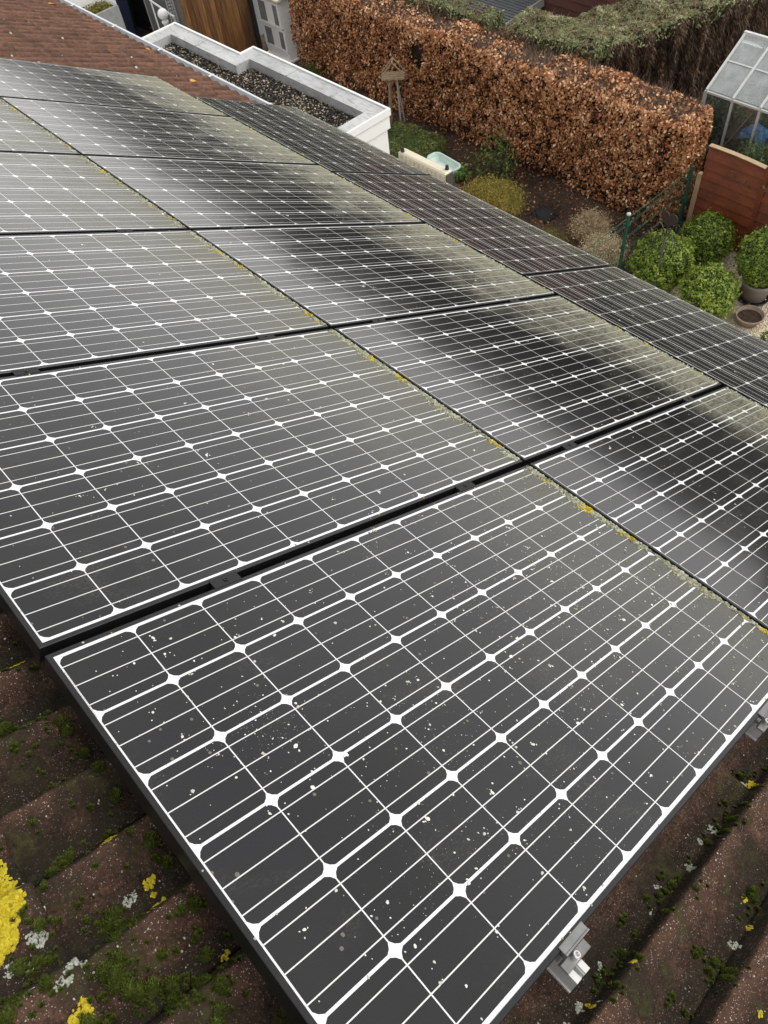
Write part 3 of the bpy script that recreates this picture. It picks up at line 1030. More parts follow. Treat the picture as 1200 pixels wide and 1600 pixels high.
# printed serial strip on the white margin of the nearest panel
t = NT('serial_print')
p = t.pos(True)
w1 = t.noise(t.scale(p, 1, 420, 1), 2.2, 2)
c = t.mix(t.math('LESS_THAN', w1, 0.49), (0.72, 0.72, 0.70), (0.16, 0.16, 0.16))
M['serial'] = t.set(Base_Color=c, Roughness=.3)
pa = [o for o in bpy.data.objects if o.name == 'solar_panel'][0]
b = MB(); b.add([(.0100, .80, GL + .0009), (.0132, .80, GL + .0009), (.0132, .925, GL + .0009), (.0100, .925, GL + .0009)], [(0, 1, 2, 3)])
b.build('serial_strip', M['serial'], pa)
# ------------------------------------------------------------------ flat roofed annex
AZ = 2.7
annex = empty('flat_roof_annex', 'white flat-roofed annex with a stepped white parapet round dark gravel', 'annex', (4.2, 6, 0))


def achild(o, parent=None, origin=(4.2, 6, 0)):
    o.parent = parent or annex
    if parent is None: o.matrix_parent_inverse = Matrix.Translation((-origin[0], -origin[1], -origin[2]))
    return o


XO, XI, X2O, X2I = 4.63, 4.46, 4.46, 4.29      # outer/inner faces, wide and narrow part
YN, YJ, YF = 4.32, 6.38, 7.60
b = MB()
b.box(3.28, XO - .03, YN + .03, YJ - .03, 0, AZ - .17)
b.box(3.28, X2O - .03, YJ - .03, YF - .03, 0, AZ - .17)
achild(b.build('wall', M['white_render']))
M['coping'] = simple('parapet_sheet', (0.66, 0.67, 0.67), 0.5, 0, 0.10, 5, 0.05)


def coping_mat():
    t = NT('weathered_coping')
    p = t.pos()
    n1 = t.noise(p, 2.5, 5, 0.6); n2 = t.noise(t.scale(p, 6, 1.2, 3), 8, 5, 0.7)
    c = t.ramp(n1, [(0.3, (0.36, 0.37, 0.375)), (0.7, (0.56, 0.57, 0.575))])
    c = t.mix(t.math('MULTIPLY', t.step(n2, 0.48, 0.66), 0.6), c, (0.25, 0.215, 0.155))
    t.set(Base_Color=c, Roughness=0.6)
    return t.mat


M['coping'] = coping_mat()
# outline of the parapet ring: outer and inner polygons (open towards the house)
outer = [(3.95, YN), (XO, YN), (XO, YJ), (X2O, YJ), (X2O, YF), (3.95, YF)]
inner = [(3.95, YN + .17), (XI, YN + .17), (XI, YJ - .15), (X2I, YJ - .15), (X2I, YF - .17), (3.95, YF - .17)]
b = MB()
n = len(outer)
zt, zb, zi = AZ, AZ - .055, AZ - .105
slope = -.008
vs = [(x, y, zt) for x, y in outer] + [(x, y, zt + slope) for x, y in inner] + [(x, y, zi) for x, y in inner] + [(x, y, zb) for x, y in outer]
fs = []
for k in range(n - 1):
    fs += [(k, k + 1, n + k + 1, n + k), (n + k, n + k + 1, 2 * n + k + 1, 2 * n + k), (3 * n + k, 3 * n + k + 1, k + 1, k)]
b.add(vs, fs)
# raised lip on the outer edge
def offs(poly, d):
    res = []
    for k, (x, y) in enumerate(poly):
        sx = -1 if k in (1, 2, 3, 4) else 0
        sy = {0: 1, 1: 1, 2: -1, 3: -1, 4: -1, 5: -1}[k]
        res.append((x + sx * d, y + sy * d))
    return res
il = offs(outer, .018)
vs = [(x, y, zt + .012) for x, y in offs(outer, -.004)] + [(x, y, zt + .012) for x, y in il] + [(x, y, zt - .004) for x, y in il] + [(x, y, zt - .05) for x, y in offs(outer, -.004)]
fs = []
for k in range(n - 1):
    fs += [(k, k + 1, n + k + 1, n + k), (n + k, n + k + 1, 2 * n + k + 1, 2 * n + k), (3 * n + k, 3 * n + k + 1, k + 1, k)]
b2 = MB(); b2.add(vs, fs)
par = achild(b.build('parapet', M['coping']))
b2.build('edge_trim', M['white_paint'], par)
for (x0, x1, y0, y1) in [(XI + .002, XO - .02, y_, y_ + .012) for y_ in (4.95, 5.62)] + [(X2I + .002, X2O - .02, y_, y_ + .012) for y_ in (6.95,)]:
    jb = MB(); jb.box(x0, x1, y0, y1, AZ - .006, AZ + .003); jb.build('coping_joint', M['coping'], par)
b = MB()      # white fascia band under the trim
b.box(3.6, XO - .008, YN + .008, YN + .029, AZ - .17, AZ - .051)
b.box(XO - .029, XO - .008, YN + .031, YJ - .008, AZ - .17, AZ - .051)
b.box(X2O - .029, X2O - .008, YJ + .01, YF - .01, AZ - .17, AZ - .051)
achild(b.build('fascia', M['white_paint']))
b = MB(); b.add([(3.3, YN + .1, AZ - .10), (XI + .01, YN + .1, AZ - .10), (XI + .01, YF - .1, AZ - .10), (3.3, YF - .1, AZ - .10)], [(0, 1, 2, 3)])
achild(b.build('roofing_felt', M['hole']))


def stones(name, pts, sizes, tint, mat, parent=None):
    """irregular octahedral pebbles"""
    n = len(pts)
    base = np.array([(1, 0, 0), (0, 1, 0), (-1, 0, 0), (0, -1, 0), (0, 0, 1), (0, 0, -1)], float)
    F0 = np.array([(0, 1, 4), (1, 2, 4), (2, 3, 4), (3, 0, 4), (1, 0, 5), (2, 1, 5), (3, 2, 5), (0, 3, 5)])
    V = base[None] * RNG.uniform(.6, 1.25, (n, 6, 3))
    V += RNG.normal(0, .14, (n, 6, 3))
    V[:, :, 2] *= .65
    a = RNG.uniform(0, 6.283, n); tx = RNG.normal(0, .35, n)
    ca, sa = np.cos(a)[:, None], np.sin(a)[:, None]
    x = V[:, :, 0] * ca - V[:, :, 1] * sa; y = V[:, :, 0] * sa + V[:, :, 1] * ca
    z = V[:, :, 2] * np.cos(tx)[:, None] + x * np.sin(tx)[:, None]
    V = np.stack([x, y, z], 2) * sizes[:, None, None] + pts[:, None, :]
    F = F0[None] + (np.arange(n) * 6)[:, None, None]
    o = np_mesh(name, V.reshape(-1, 3), F.reshape(-1, 3), mat, parent, np.repeat(tint, 6))
    o['kind'] = 'stuff'
    return o


M['roof_pebble'] = leafmat('roof_pebbles', [(0.0, (0.014, 0.012, 0.010)), (0.55, (0.050, 0.040, 0.032)), (0.75, (0.24, 0.19, 0.13)), (1.0, (0.66, 0.58, 0.42))], 0.75, 0, 0.4, 3)
n = 11000
px = RNG.uniform(3.75, XI - .005, n); py = RNG.uniform(YN + .17, YF - .17, n)
ok = ~((px > X2I - .005) & (py > YJ - .16))
px, py = px[ok], py[ok]
pts = np.stack([px, py, np.full(len(px), AZ - .098) + RNG.uniform(0, .012, len(px))], 1)
tn = RNG.choice([.1, .35, .55, .72, .85, 1.0], len(px), p=[.28, .24, .18, .12, .10, .08])
achild(stones('gravel', pts, RNG.uniform(.006, .0135, len(px)), tn, M['roof_pebble']))
# weeds on the parapet's inner side
rw = []
M['plant'] = leafmat('plant_green', [(0.0, (0.025, 0.055, 0.010)), (0.5, (0.095, 0.190, 0.030)), (1.0, (0.22, 0.34, 0.075))], 0.5, 0.3, 0.4, 6)

# ------------------------------------------------------------------ leaf generators
def leaves(name, C, N, L, Wd, tint, mat, parent=None, droop=0.35, fold=.25, jitter=.7):
    """C centres, N outward normals; each leaf a folded 4-point blade (2 triangles)"""
    n = len(C)
    d = N + RNG.normal(0, jitter, (n, 3)); d /= np.linalg.norm(d, axis=1)[:, None]
    t = RNG.normal(0, 1, (n, 3)); t[:, 2] -= droop
    t -= (t * d).sum(1)[:, None] * d; t /= np.linalg.norm(t, axis=1)[:, None]
    s = np.cross(d, t)
    L = L[:, None]; Wd = Wd[:, None]
    a = C - t * L * .5
    c = C + t * L * .5
    b = C + s * Wd * .5 - d * L * fold * .35 - t * L * .06
    e = C - s * Wd * .5 - d * L * fold * .35 - t * L * .06
    V = np.stack([a, b, c, e], 1).reshape(-1, 3)
    k = (np.arange(n) * 4)[:, None]
    F = np.concatenate([k + np.array([[0, 1, 2]]), k + np.array([[0, 2, 3]])], 0)
    o = np_mesh(name, V, F, mat, parent, np.repeat(tint, 4))
    o['kind'] = 'stuff'
    return o


def twigs(name, A_, B_, r, tint, mat, parent=None):
    """thin three sided sticks from A to B"""
    n = len(A_)
    d = B_ - A_; d /= np.linalg.norm(d, axis=1)[:, None] + 1e-9
    q = RNG.normal(0, 1, (n, 3)); q -= (q * d).sum(1)[:, None] * d; q /= np.linalg.norm(q, axis=1)[:, None]
    w = np.cross(d, q)
    r = r[:, None]
    V = np.stack([A_ + q * r, A_ - q * r * .5 + w * r * .87, A_ - q * r * .5 - w * r * .87, B_], 1).reshape(-1, 3)
    k = (np.arange(n) * 4)[:, None]
    F = np.concatenate([k + np.array([[0, 1, 3]]), k + np.array([[1, 2, 3]]), k + np.array([[2, 0, 3]])], 0)
    o = np_mesh(name, V, F, mat, parent, np.repeat(tint, 4))
    o['kind'] = 'stuff'
    return o


def fnoise(P_, f, seed=0.0):
    return np.array([mnoise.noise(Vector((x * f + seed, y * f, z * f))) for x, y, z in P_])


M['beech'] = leafmat('beech_leaf', [(0.0, (0.034, 0.015, 0.007)), (0.28, (0.270, 0.102, 0.038)), (0.55, (0.53, 0.225, 0.088)), (0.82, (0.74, 0.42, 0.21)), (1.0, (0.90, 0.68, 0.46))], 0.5, 0.18, 0.4, 1.6)
M['beech_twig'] = leafmat('beech_twig', [(0.0, (0.06, 0.04, 0.03)), (0.5, (0.17, 0.115, 0.085)), (1.0, (0.31, 0.22, 0.165))], 0.8, 0, 0.2, 2)
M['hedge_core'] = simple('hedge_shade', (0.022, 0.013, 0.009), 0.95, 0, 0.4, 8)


def hedge_core(b, x0, x1, y0, y1, z1, r=.16, sub=1):
    """box with rounded top edges and rounded ends"""
    b.cbox(x0, x1, y0, y1, 0, z1, r)


HX0, HX1, HY0, HY1, HZ = 8.0, 8.60, 3.22, 10.72, 1.42
beech = empty('beech_hedge', 'long clipped beech hedge full of dry copper brown leaves', 'hedge', (8.36, 8.4, 0))
def bchild(o, org=(8.36, 8.4, 0), par=None):
    par = par or beech
    o.parent = par; o.matrix_parent_inverse = Matrix.Translation((-org[0], -org[1], -org[2])); return o
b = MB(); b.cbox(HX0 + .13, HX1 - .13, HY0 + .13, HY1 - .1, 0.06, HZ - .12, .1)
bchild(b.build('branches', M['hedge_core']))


def box_surface(n, x0, x1, y0, y1, z0, z1, faces, r=.17):
    """random points + normals on the given faces of a rounded box"""
    Cs, Ns = [], []
    for f, share in faces:
        m = int(n * share)
        a, c = RNG.uniform(0, 1, m), RNG.uniform(0, 1, m)
        if f == '-x': P_ = np.stack([np.full(m, x0), y0 + (y1 - y0) * a, z0 + (z1 - z0) * c], 1); N = np.tile([-1., 0, 0], (m, 1))
        if f == '+x': P_ = np.stack([np.full(m, x1), y0 + (y1 - y0) * a, z0 + (z1 - z0) * c], 1); N = np.tile([1., 0, 0], (m, 1))
        if f == '-y': P_ = np.stack([x0 + (x1 - x0) * a, np.full(m, y0), z0 + (z1 - z0) * c], 1); N = np.tile([0, -1., 0], (m, 1))
        if f == '+z': P_ = np.stack([x0 + (x1 - x0) * a, y0 + (y1 - y0) * c, np.full(m, z1)], 1); N = np.tile([0, 0, 1.], (m, 1))
        # round the edges: pull points near edges towards a rounded box
        cc = np.stack([np.clip(P_[:, 0], x0 + r, x1 - r), np.clip(P_[:, 1], y0 + r, y1 - r), np.minimum(P_[:, 2], z1 - r)], 1)
        dd = P_ - cc; ln = np.linalg.norm(dd, axis=1)[:, None]
        nn = dd / np.maximum(ln, 1e-6)
        P_ = cc + nn * r
        Cs.append(P_); Ns.append(nn)
    return np.concatenate(Cs), np.concatenate(Ns)


C, N = box_surface(68000, HX0, HX1, HY0, HY1, .05, HZ, [('-x', .66), ('+z', .20), ('-y', .10), ('+x', .04)])
nz1 = fnoise(C, 2.2); nz2 = fnoise(C, 7.0, 5)
C = C + N * (nz1 * .05 + nz2 * .035 - np.abs(RNG.normal(0, .045, len(C))))[:, None]
keep = RNG.uniform(0, 1, len(C)) < np.clip(.86 + nz2 * .9, .25, 1) * np.where(N[:, 2] > .75, np.clip(.55 + nz1 * 1.4, .1, 1), 1)
keep &= ~((C[:, 2] < .22) & (RNG.uniform(0, 1, len(C)) < .4))
# the hollow behind the bird table's roof
keep &= ~(((C[:, 1] - 7.62) / .13) ** 2 + ((C[:, 2] - .98) / .16) ** 2 < 1)
C, N, nz2, nz1 = C[keep], N[keep], nz2[keep], nz1[keep]
tn = np.clip(RNG.normal(.45, .24, len(C)) + nz2 * .22 + np.where(C[:, 2] > HZ - .25, .10, 0), 0, 1)  # top leaves tinted paler: light falling on the hedge top put into colour
tn = np.where(RNG.uniform(0, 1, len(C)) < .05, np.clip(tn + .35, 0, 1), tn)
Ls = RNG.uniform(.026, .054, len(C))
bchild(leaves('leaves', C, N, Ls, Ls * RNG.uniform(.55, .75, len(C)), tn, M['beech'], None, .9, .3, .65))
n = 12000
P0 = np.stack([RNG.uniform(HX0 + .1, HX1 - .05, n), RNG.uniform(HY0 + .08, HY1, n), np.full(n, HZ - .13)], 1)
P1 = P0 + np.stack([RNG.normal(0, .06, n), RNG.normal(0, .06, n), RNG.uniform(.04, .17, n)], 1)
bchild(twigs('twigs', P0, P1, RNG.uniform(.002, .0045, n), RNG.uniform(0, 1, n), M['beech_twig']))
n = 1500
P0 = np.stack([np.full(n, HX0 + .14), RNG.uniform(HY0 + .1, HY1, n), RNG.uniform(.0, HZ - .2, n)], 1)
P1 = P0 + np.stack([RNG.uniform(-.2, -.04, n), RNG.normal(0, .08, n), RNG.uniform(-.02, .16, n)], 1)
bchild(twigs('twigs', P0, P1, RNG.uniform(.002, .004, n), RNG.uniform(0, 1, n), M['beech_twig']))

# ------------------------------------------------------------------ conifer hedges
M['conifer'] = leafmat('conifer_green', [(0.0, (0.075, 0.085, 0.040)), (0.4, (0.185, 0.205, 0.092)), (0.7, (0.31, 0.315, 0.165)), (1.0, (0.52, 0.48, 0.32))], 0.8, 0.1, 0.2, 3.0)
M['conifer_dead'] = leafmat('conifer_dead', [(0.0, (0.060, 0.040, 0.028)), (0.5, (0.200, 0.130, 0.088)), (1.0, (0.38, 0.26, 0.18))], 0.9, 0, 0.2, 1.6)


M['dead_core'] = simple('conifer_shade', (0.060, 0.040, 0.028), 0.95, 0, 0.5, 14, 0.5)


def conifer(label, x0, x1, y0, y1, z1, rot, piv, seed, green_front=False):
    root = empty('conifer_hedge', label, 'hedge', piv, 'clipped conifer hedges behind the beech hedge')
    root.rotation_euler = (0, 0, rot)
    b = MB(); b.cbox(x0 + .06, x1 - .06, y0 + .06, y1 - .06, 0, z1 - .06, .07)
    b.build('branches', M['dead_core'], root)
    area = (x1 - x0) * (y1 - y0)
    n = int(area * 5200)
    C, N = box_surface(n, x0, x1, y0, y1, z1 - .3, z1, [('+z', 1.0)], .09)
    a1 = fnoise(C, 3.3, seed); a2 = fnoise(C, 11, seed + 3)
    C[:, 2] += a1 * .05 + a2 * .028
    keep = (a2 + a1 * .6 + RNG.normal(0, .12, len(C))) > -.42
    C, N, a1, a2 = C[keep], N[keep], a1[keep], a2[keep]
    tn = np.clip(.50 + a1 * .35 + a2 * .35 + RNG.normal(0, .14, len(C)), 0, 1)
    Ls = RNG.uniform(.025, .06, len(C))
    leaves('foliage', C, N, Ls, Ls * .4, tn, M['conifer'], root, 0, .1, .8)
    # clipped straw twigs on top
    m = int(area * 420)
    P0 = np.stack([RNG.uniform(x0 + .05, x1 - .05, m), RNG.uniform(y0 + .05, y1 - .05, m), np.full(m, z1)], 1)
    P0[:, 2] += fnoise(P0, 3.3, seed) * .05
    P1 = P0 + np.stack([RNG.normal(0, .07, m), RNG.normal(0, .07, m), RNG.uniform(.005, .05, m)], 1)
    twigs('clipped_twigs', P0, P1, RNG.uniform(.002, .005, m), RNG.uniform(.5, 1, m), M['conifer_dead'], root)
    # bare brown sides: hanging strands
    for f in ('-x', '-y'):
        w = (y1 - y0) if f == '-x' else (x1 - x0)
        m = int(w * 9000)
        C, N = box_surface(m, x0, x1, y0, y1, .1, z1, [(f, 1.0)], .09)
        a1 = fnoise(C * np.array([1, 1, .25]), 7, seed)
        C = C + N * (a1 * .09 - np.abs(RNG.normal(0, .05, m)))[:, None]
        E = C + np.stack([RNG.normal(0, .025, m), RNG.normal(0, .025, m), -RNG.uniform(.03, .13, m)], 1) + N * RNG.normal(.01, .03, m)[:, None]
        tn = np.clip(.38 + a1 * .7 + RNG.normal(0, .2, m), 0, 1)
        twigs('bare_twigs', C, E, RNG.uniform(.003, .008, m), tn, M['conifer_dead'], root)
        g = int(w * 1500) if (f == '-x' or green_front) else int(w * 260)
        C, N = box_surface(g, x0, x1, y0, y1, z1 - (.5 if f == '-x' else .16), z1, [(f, 1.0)], .09)
        Ls = RNG.uniform(.025, .06, g)
        leaves('foliage', C + N * RNG.normal(0, .03, g)[:, None], N, Ls, Ls * .4, np.clip(RNG.normal(.4, .17, g), 0, 1), M['conifer'], root, 1.2, .1, .7)
    return root


conifer('flat-topped conifer hedge with a bare brown twiggy side, beside the greenhouse', 0, 4.6, 0, .98, 1.50, math.radians(-15), (8.80, 4.93, 0), 1)
conifer('green-topped conifer hedge between the beech hedge and the brown shed', 0, .66, 0, 1.45, 1.50, math.radians(6), (8.60, 5.02, 0), 9, True)
conifer('short piece of green conifer hedge left of the grey shed roof, behind the beech hedge', 0, .36, 0, 2.4, 1.50, math.radians(4), (8.50, 6.72, 0), 17, True)

# ------------------------------------------------------------------ garden shed
shed = empty('garden_shed', 'brown boarded shed with a dark grey lean-to roof beyond the conifer hedge', 'shed', (10.1, 7.06, 0))
M['shed_board'] = simple('shed_board', (0.120, 0.045, 0.032), 0.75, 0, 0.3, 5, 0.2)
M['stone_pale'] = simple('pale_verge', (0.42, 0.42, 0.40), 0.7)
M['slate'] = simple('grey_slate', (0.12, 0.127, 0.13), 0.7, 0, 0.3, 7, 0.2)
b = MB(); b.box(.02, 2.6, -1.58, 2.5, 0, 2.3); b.build('wall', M['shed_board'], shed)
for k in range(19):
    b = MB()
    mt = Matrix.Translation((-.006, 0, k * .12)) @ Matrix.Rotation(math.radians(7), 4, 'Y')
    b.box(-.012, .010, -1.60, 2.5, 0.004, .128, 0, mt)
    b.build('board', M['shed_board'], shed)
mt = Matrix.Translation((-.84, .02, 1.06)) @ Matrix.Rotation(math.radians(-4), 4, 'Y')
b = MB(); b.box(0, .80, 0, 2.6, -.05, 0, 0, mt)
rf = b.build('lean_to_roof', M['slate'], shed)
for k in range(13):
    b = MB(); b.box(.01 + k * .062, .054 + k * .062, -.01, 2.6, .0, .018, 0, mt); b.build('slate_strip', M['slate'], rf)
b = MB(); b.box(-.01, .81, -.03, -.011, -.08, .03, 0, mt); b.build('verge_board', M['stone_pale'], rf)
b = MB()
for y in (.1, 2.4): b.box(-.78, -.72, y, y + .06, 0, 1.0)
b.build('posts', M['shed_board'], rf)

# ------------------------------------------------------------------ greenhouse
gh = empty('greenhouse', 'small aluminium greenhouse with sky-whitened roof panes behind the red fence', 'greenhouse', (8.82, 3.55, 0))
GE, GR_, ERIDGE = 1.36, 1.75, .60      # eave, ridge height, ridge offset in x
M['gh_alu'] = simple('greenhouse_aluminium', (0.60, 0.60, 0.58), 0.45, 0.35, 0.12, 20)


def glass_mat(name, haze, tintc):
    t = NT(name)
    p = t.pos(); nzz = t.noise(p, 6, 4, .6)
    tr = t.node('ShaderNodeBsdfTransparent'); tr.inputs['Color'].default_value = (0.93, 0.96, 0.95, 1)
    gl = t.node('ShaderNodeBsdfGlossy'); gl.inputs['Roughness'].default_value = 0.03
    df = t.node('ShaderNodeBsdfDiffuse'); df.inputs['Color'].default_value = (*tintc, 1)
    fr = t.node('ShaderNodeFresnel'); fr.inputs['IOR'].default_value = 1.5
    m1 = t.node('ShaderNodeMixShader'); t.link(t.math('MULTIPLY', t.ramp(nzz, [(0.3, 0.5), (0.7, 1.0)]), haze), m1.inputs[0])
    t.link(tr.outputs[0], m1.inputs[1]); t.link(df.outputs[0], m1.inputs[2])
    m2 = t.node('ShaderNodeMixShader'); t.link(t.math('ADD', fr.outputs[0], 0.02), m2.inputs[0])
    t.link(m1.outputs[0], m2.inputs[1]); t.link(gl.outputs[0], m2.inputs[2])
    t.link(m2.outputs[0], t.out.inputs['Surface'])
    return t.mat


M['glass_roof'] = glass_mat('sky_sheen_roof_glass', 0.50, (0.62, 0.65, 0.64))  # milky white stands in for sky reflected in the roof panes
M['glass_side'] = glass_mat('side_glass', 0.10, (0.45, 0.48, 0.46))
NB, BW = 7, .345
GLn = NB * BW
def gpt(x, yy, z): return (x, -yy, z)
b = MB()
for k in range(NB + 1):
    y = -k * BW
    b = MB(); b.box(-.012, .012, y - .014, y + .014, .0505, GE - .021); b.build('wall_bar', M['gh_alu'], gh)
sl = math.atan2(GR_ - GE, ERIDGE); rl_ = math.hypot(GR_ - GE, ERIDGE)
for k in range(NB + 1):
    y = -k * BW
    mt = Matrix.Translation((0, y, GE)) @ Matrix.Rotation(-sl, 4, 'Y')
    b = MB(); b.box(0, rl_, -.014, .014, .004, .026, 0, mt); b.build('roof_bar', M['gh_alu'], gh)
    b = MB()
    mt2 = Matrix.Translation((2 * ERIDGE, y, GE)) @ Matrix.Rotation(math.pi + sl, 4, 'Y')
    b.box(0, rl_, -.014, .014, -.026, -.004, 0, mt2); b.build('roof_bar', M['gh_alu'], gh)
b = MB()
b.box(-.022, .02, -GLn - .02, .02, GE - .02, GE + .003); b.box(ERIDGE - .02, ERIDGE + .02, -GLn - .02, .02, GR_ + .004, GR_ + .032)
b.box(2 * ERIDGE - .02, 2 * ERIDGE + .022, -GLn - .02, .02, GE - .02, GE + .003)
b.box(-.02, .02, -GLn, 0, 0, .05); b.box(2 * ERIDGE - .02, 2 * ERIDGE + .02, -GLn, 0, 0, GE - .021)
for x in (.0, ERIDGE, 2 * ERIDGE):
    b.box(x - .0115, x + .0115, .0145, .03, 0, GE - .02 if x != ERIDGE else GR_)
mt = Matrix.Translation((0, -.45, .35)) @ Matrix.Rotation(math.radians(0), 4, 'X')
for k in range(2):
    b.tube([(.04, -k * BW * 2 - .05, .15), (.04, -k * BW * 2 - BW * 1.7, GE - .1)], .006, 5)
b.tube([(.1, -.1, GE + .05), (.35, -.9, GR_ - .16)], .008, 5)
b.build('frame', M['gh_alu'], gh)
for k in range(NB):
    y0, y1 = -k * BW - .015, -(k + 1) * BW + .015
    b = MB(); b.box(-.002, .002, y1, y0, .05, GE - .021); b.build('glass_pane', M['glass_side'], gh)
    mt = Matrix.Translation((0, 0, GE)) @ Matrix.Rotation(-sl, 4, 'Y')
    half = rl_ * .52
    for (xa, xb, dz) in ((.012, half + .02, .006), (half, rl_ - .01, .011)):
        b = MB(); b.box(xa, xb, y1, y0, dz, dz + .003, 0, mt); b.build('roof_pane', M['glass_roof'], gh)
    mt2 = Matrix.Translation((2 * ERIDGE, 0, GE)) @ Matrix.Rotation(math.pi + sl, 4, 'Y')
    b = MB(); b.box(.012, rl_ - .01, y1, y0, -.014, -.011, 0, mt2); b.build('roof_pane', M['glass_roof'], gh)
    b = MB(); mt = Matrix.Translation((0, 0, GE)) @ Matrix.Rotation(-sl, 4, 'Y'); b.box(half - .004, half + .012, y1, y0, .0145, .018, 0, mt); b.build('pane_clip', M['gh_alu'], gh)
b = MB()
b.add([(.01, .012, .05), (2 * ERIDGE - .01, .012, .05), (2 * ERIDGE - .01, .012, GE), (ERIDGE, .012, GR_ - .01), (.01, .012, GE)], [(0, 1, 2, 3, 4)])
b.add([(.01, .008, .05), (2 * ERIDGE - .01, .008, .05), (2 * ERIDGE - .01, .008, GE), (ERIDGE, .008, GR_ - .01), (.01, .008, GE)], [(4, 3, 2, 1, 0)])
b.build('gable_pane', M['glass_side'], gh)


def leaf_ball(C0, R, n, size, tintm, mat, parent, name='foliage', seed=0, lump=.17, bottom=-.75):
    """leafy rounded bush surface"""
    d = RNG.normal(0, 1, (int(n * 1.6), 3)); d /= np.linalg.norm(d, axis=1)[:, None]
    d = d[d[:, 2] > bottom][:n]
    a = fnoise(d, 2.1, seed); a2 = fnoise(d, 5.5, seed + 4); a3 = fnoise(d, 12, seed + 7)
    rad = 1 + a * lump + a2 * lump * .7 - np.abs(RNG.normal(0, .05, len(d)))
    keep = a3 + a2 * .5 + RNG.normal(0, .2, len(d)) > -.55
    d, rad, a2, a3 = d[keep], rad[keep], a2[keep], a3[keep]
    C = np.array(C0)[None] + d * rad[:, None] * np.array(R)[None]
    tn = np.clip(tintm + a2 * .3 + a3 * .22 + RNG.normal(0, .16, len(d)), 0, 1)
    Ls = RNG.uniform(.75, 1.3, len(d)) * size
    stray = RNG.uniform(0, 1, len(d)) < .035
    C = C + d * (stray * RNG.uniform(.02, .07, len(d)))[:, None]
    N = d * .8 + np.array([[0, 0, .35]])
    return leaves(name, C, N, Ls, Ls * .6, tn, mat, parent, -.3, .25, .6)


def core_ball(C0, R, mat, parent, f=.86, name='branches'):
    b = MB()
    prof_ = [(R[0] * f * math.cos(t), C0[2] + R[2] * f * math.sin(t)) for t in np.linspace(-1.3, 1.5, 9)]
    b.lathe((C0[0], C0[1], 0), prof_, 14)
    return b.build(name, mat, parent, True)


M['box_leaf'] = leafmat('boxwood_leaf', [(0.0, (0.018, 0.036, 0.004)), (0.35, (0.085, 0.145, 0.010)), (0.65, (0.200, 0.285, 0.020)), (1.0, (0.42, 0.47, 0.090))], 0.42, 0.2, 0.45, 4)
M['green_core'] = simple('bush_shade', (0.030, 0.055, 0.010), 0.95, 0, 0.4, 9)
M['trunk'] = simple('bark', (0.08, 0.055, 0.038), 0.9, 0, 0.3, 20, .4)
# plants inside the greenhouse and the blue sheet
pi_ = empty('greenhouse_plant', 'dark leafy plant seen through the greenhouse side glass', 'plant', (9.45, 3.2, 0))
leaf_ball((0, 0, .75), (.3, .3, .5), 2200, .05, .5, M['plant'], pi_, seed=3)
b = MB(); b.tube([(0, 0, 0), (0.02, 0, .5)], [.02, .012], 6); b.build('stem', M['trunk'], pi_)
M['blue'] = simple('blue_plastic', (0.06, 0.26, 0.80), 0.35, 0, 0.35, 14, .4)
b = MB()
nn = 9
for i in range(nn):
    for j in range(nn):
        x, y = (i / (nn - 1) - .5) * .34, (j / (nn - 1) - .5) * .46
        r2 = (x / .17) ** 2 + (y / .23) ** 2
        b.v.append((x, y, max(0, .17 * (1 - .55 * r2)) + .05 * mnoise.noise(Vector((x * 14, y * 14, 2)))))
for i in range(nn - 1):
    for j in range(nn - 1):
        a = i * nn + j; b.f.append((a, a + nn, a + nn + 1, a + 1)); b.m.append(0)
o = b.build('plastic_sack', M['blue'], smooth=False); o.location = (9.12, 2.96, .84); o.scale = (.9, .7, .9)
tag(o, 'bright blue plastic sack behind the greenhouse glass', 'sack')
st = MB(); st.box(-.25, .25, -.6, .6, .80, .84)
for sx in (-.22, .22):
    for sy in (-.55, .55): st.box(sx - .02, sx + .02, sy - .02, sy + .02, 0, .80)
o = st.build('staging_table', M['trunk']); o.location = (9.2, 2.75, 0)
tag(o, 'wooden staging bench inside the greenhouse, under the blue sack', 'bench')

# ------------------------------------------------------------------ red fence
FX = 8.22
M['red_wood'] = simple('red_stained_wood', (0.150, 0.034, 0.010), 0.55, 0, 0.45, 7, 0.12)
M['pale_wood'] = simple('pale_timber', (0.42, 0.30, 0.18), 0.7, 0, 0.25, 12, 0.1)
fence = empty('fence_panel', 'red-brown wooden fence panel with an arched top in front of the greenhouse', 'fence', (FX, 2.3, 0))


def arch(y):      # y 0 .. .76 from left post to right post (towards -y)
    return 1.145 + .025 * math.sin(math.pi * min(1, max(0, y / 1.1 + .1))) - .04 * max(0, y)


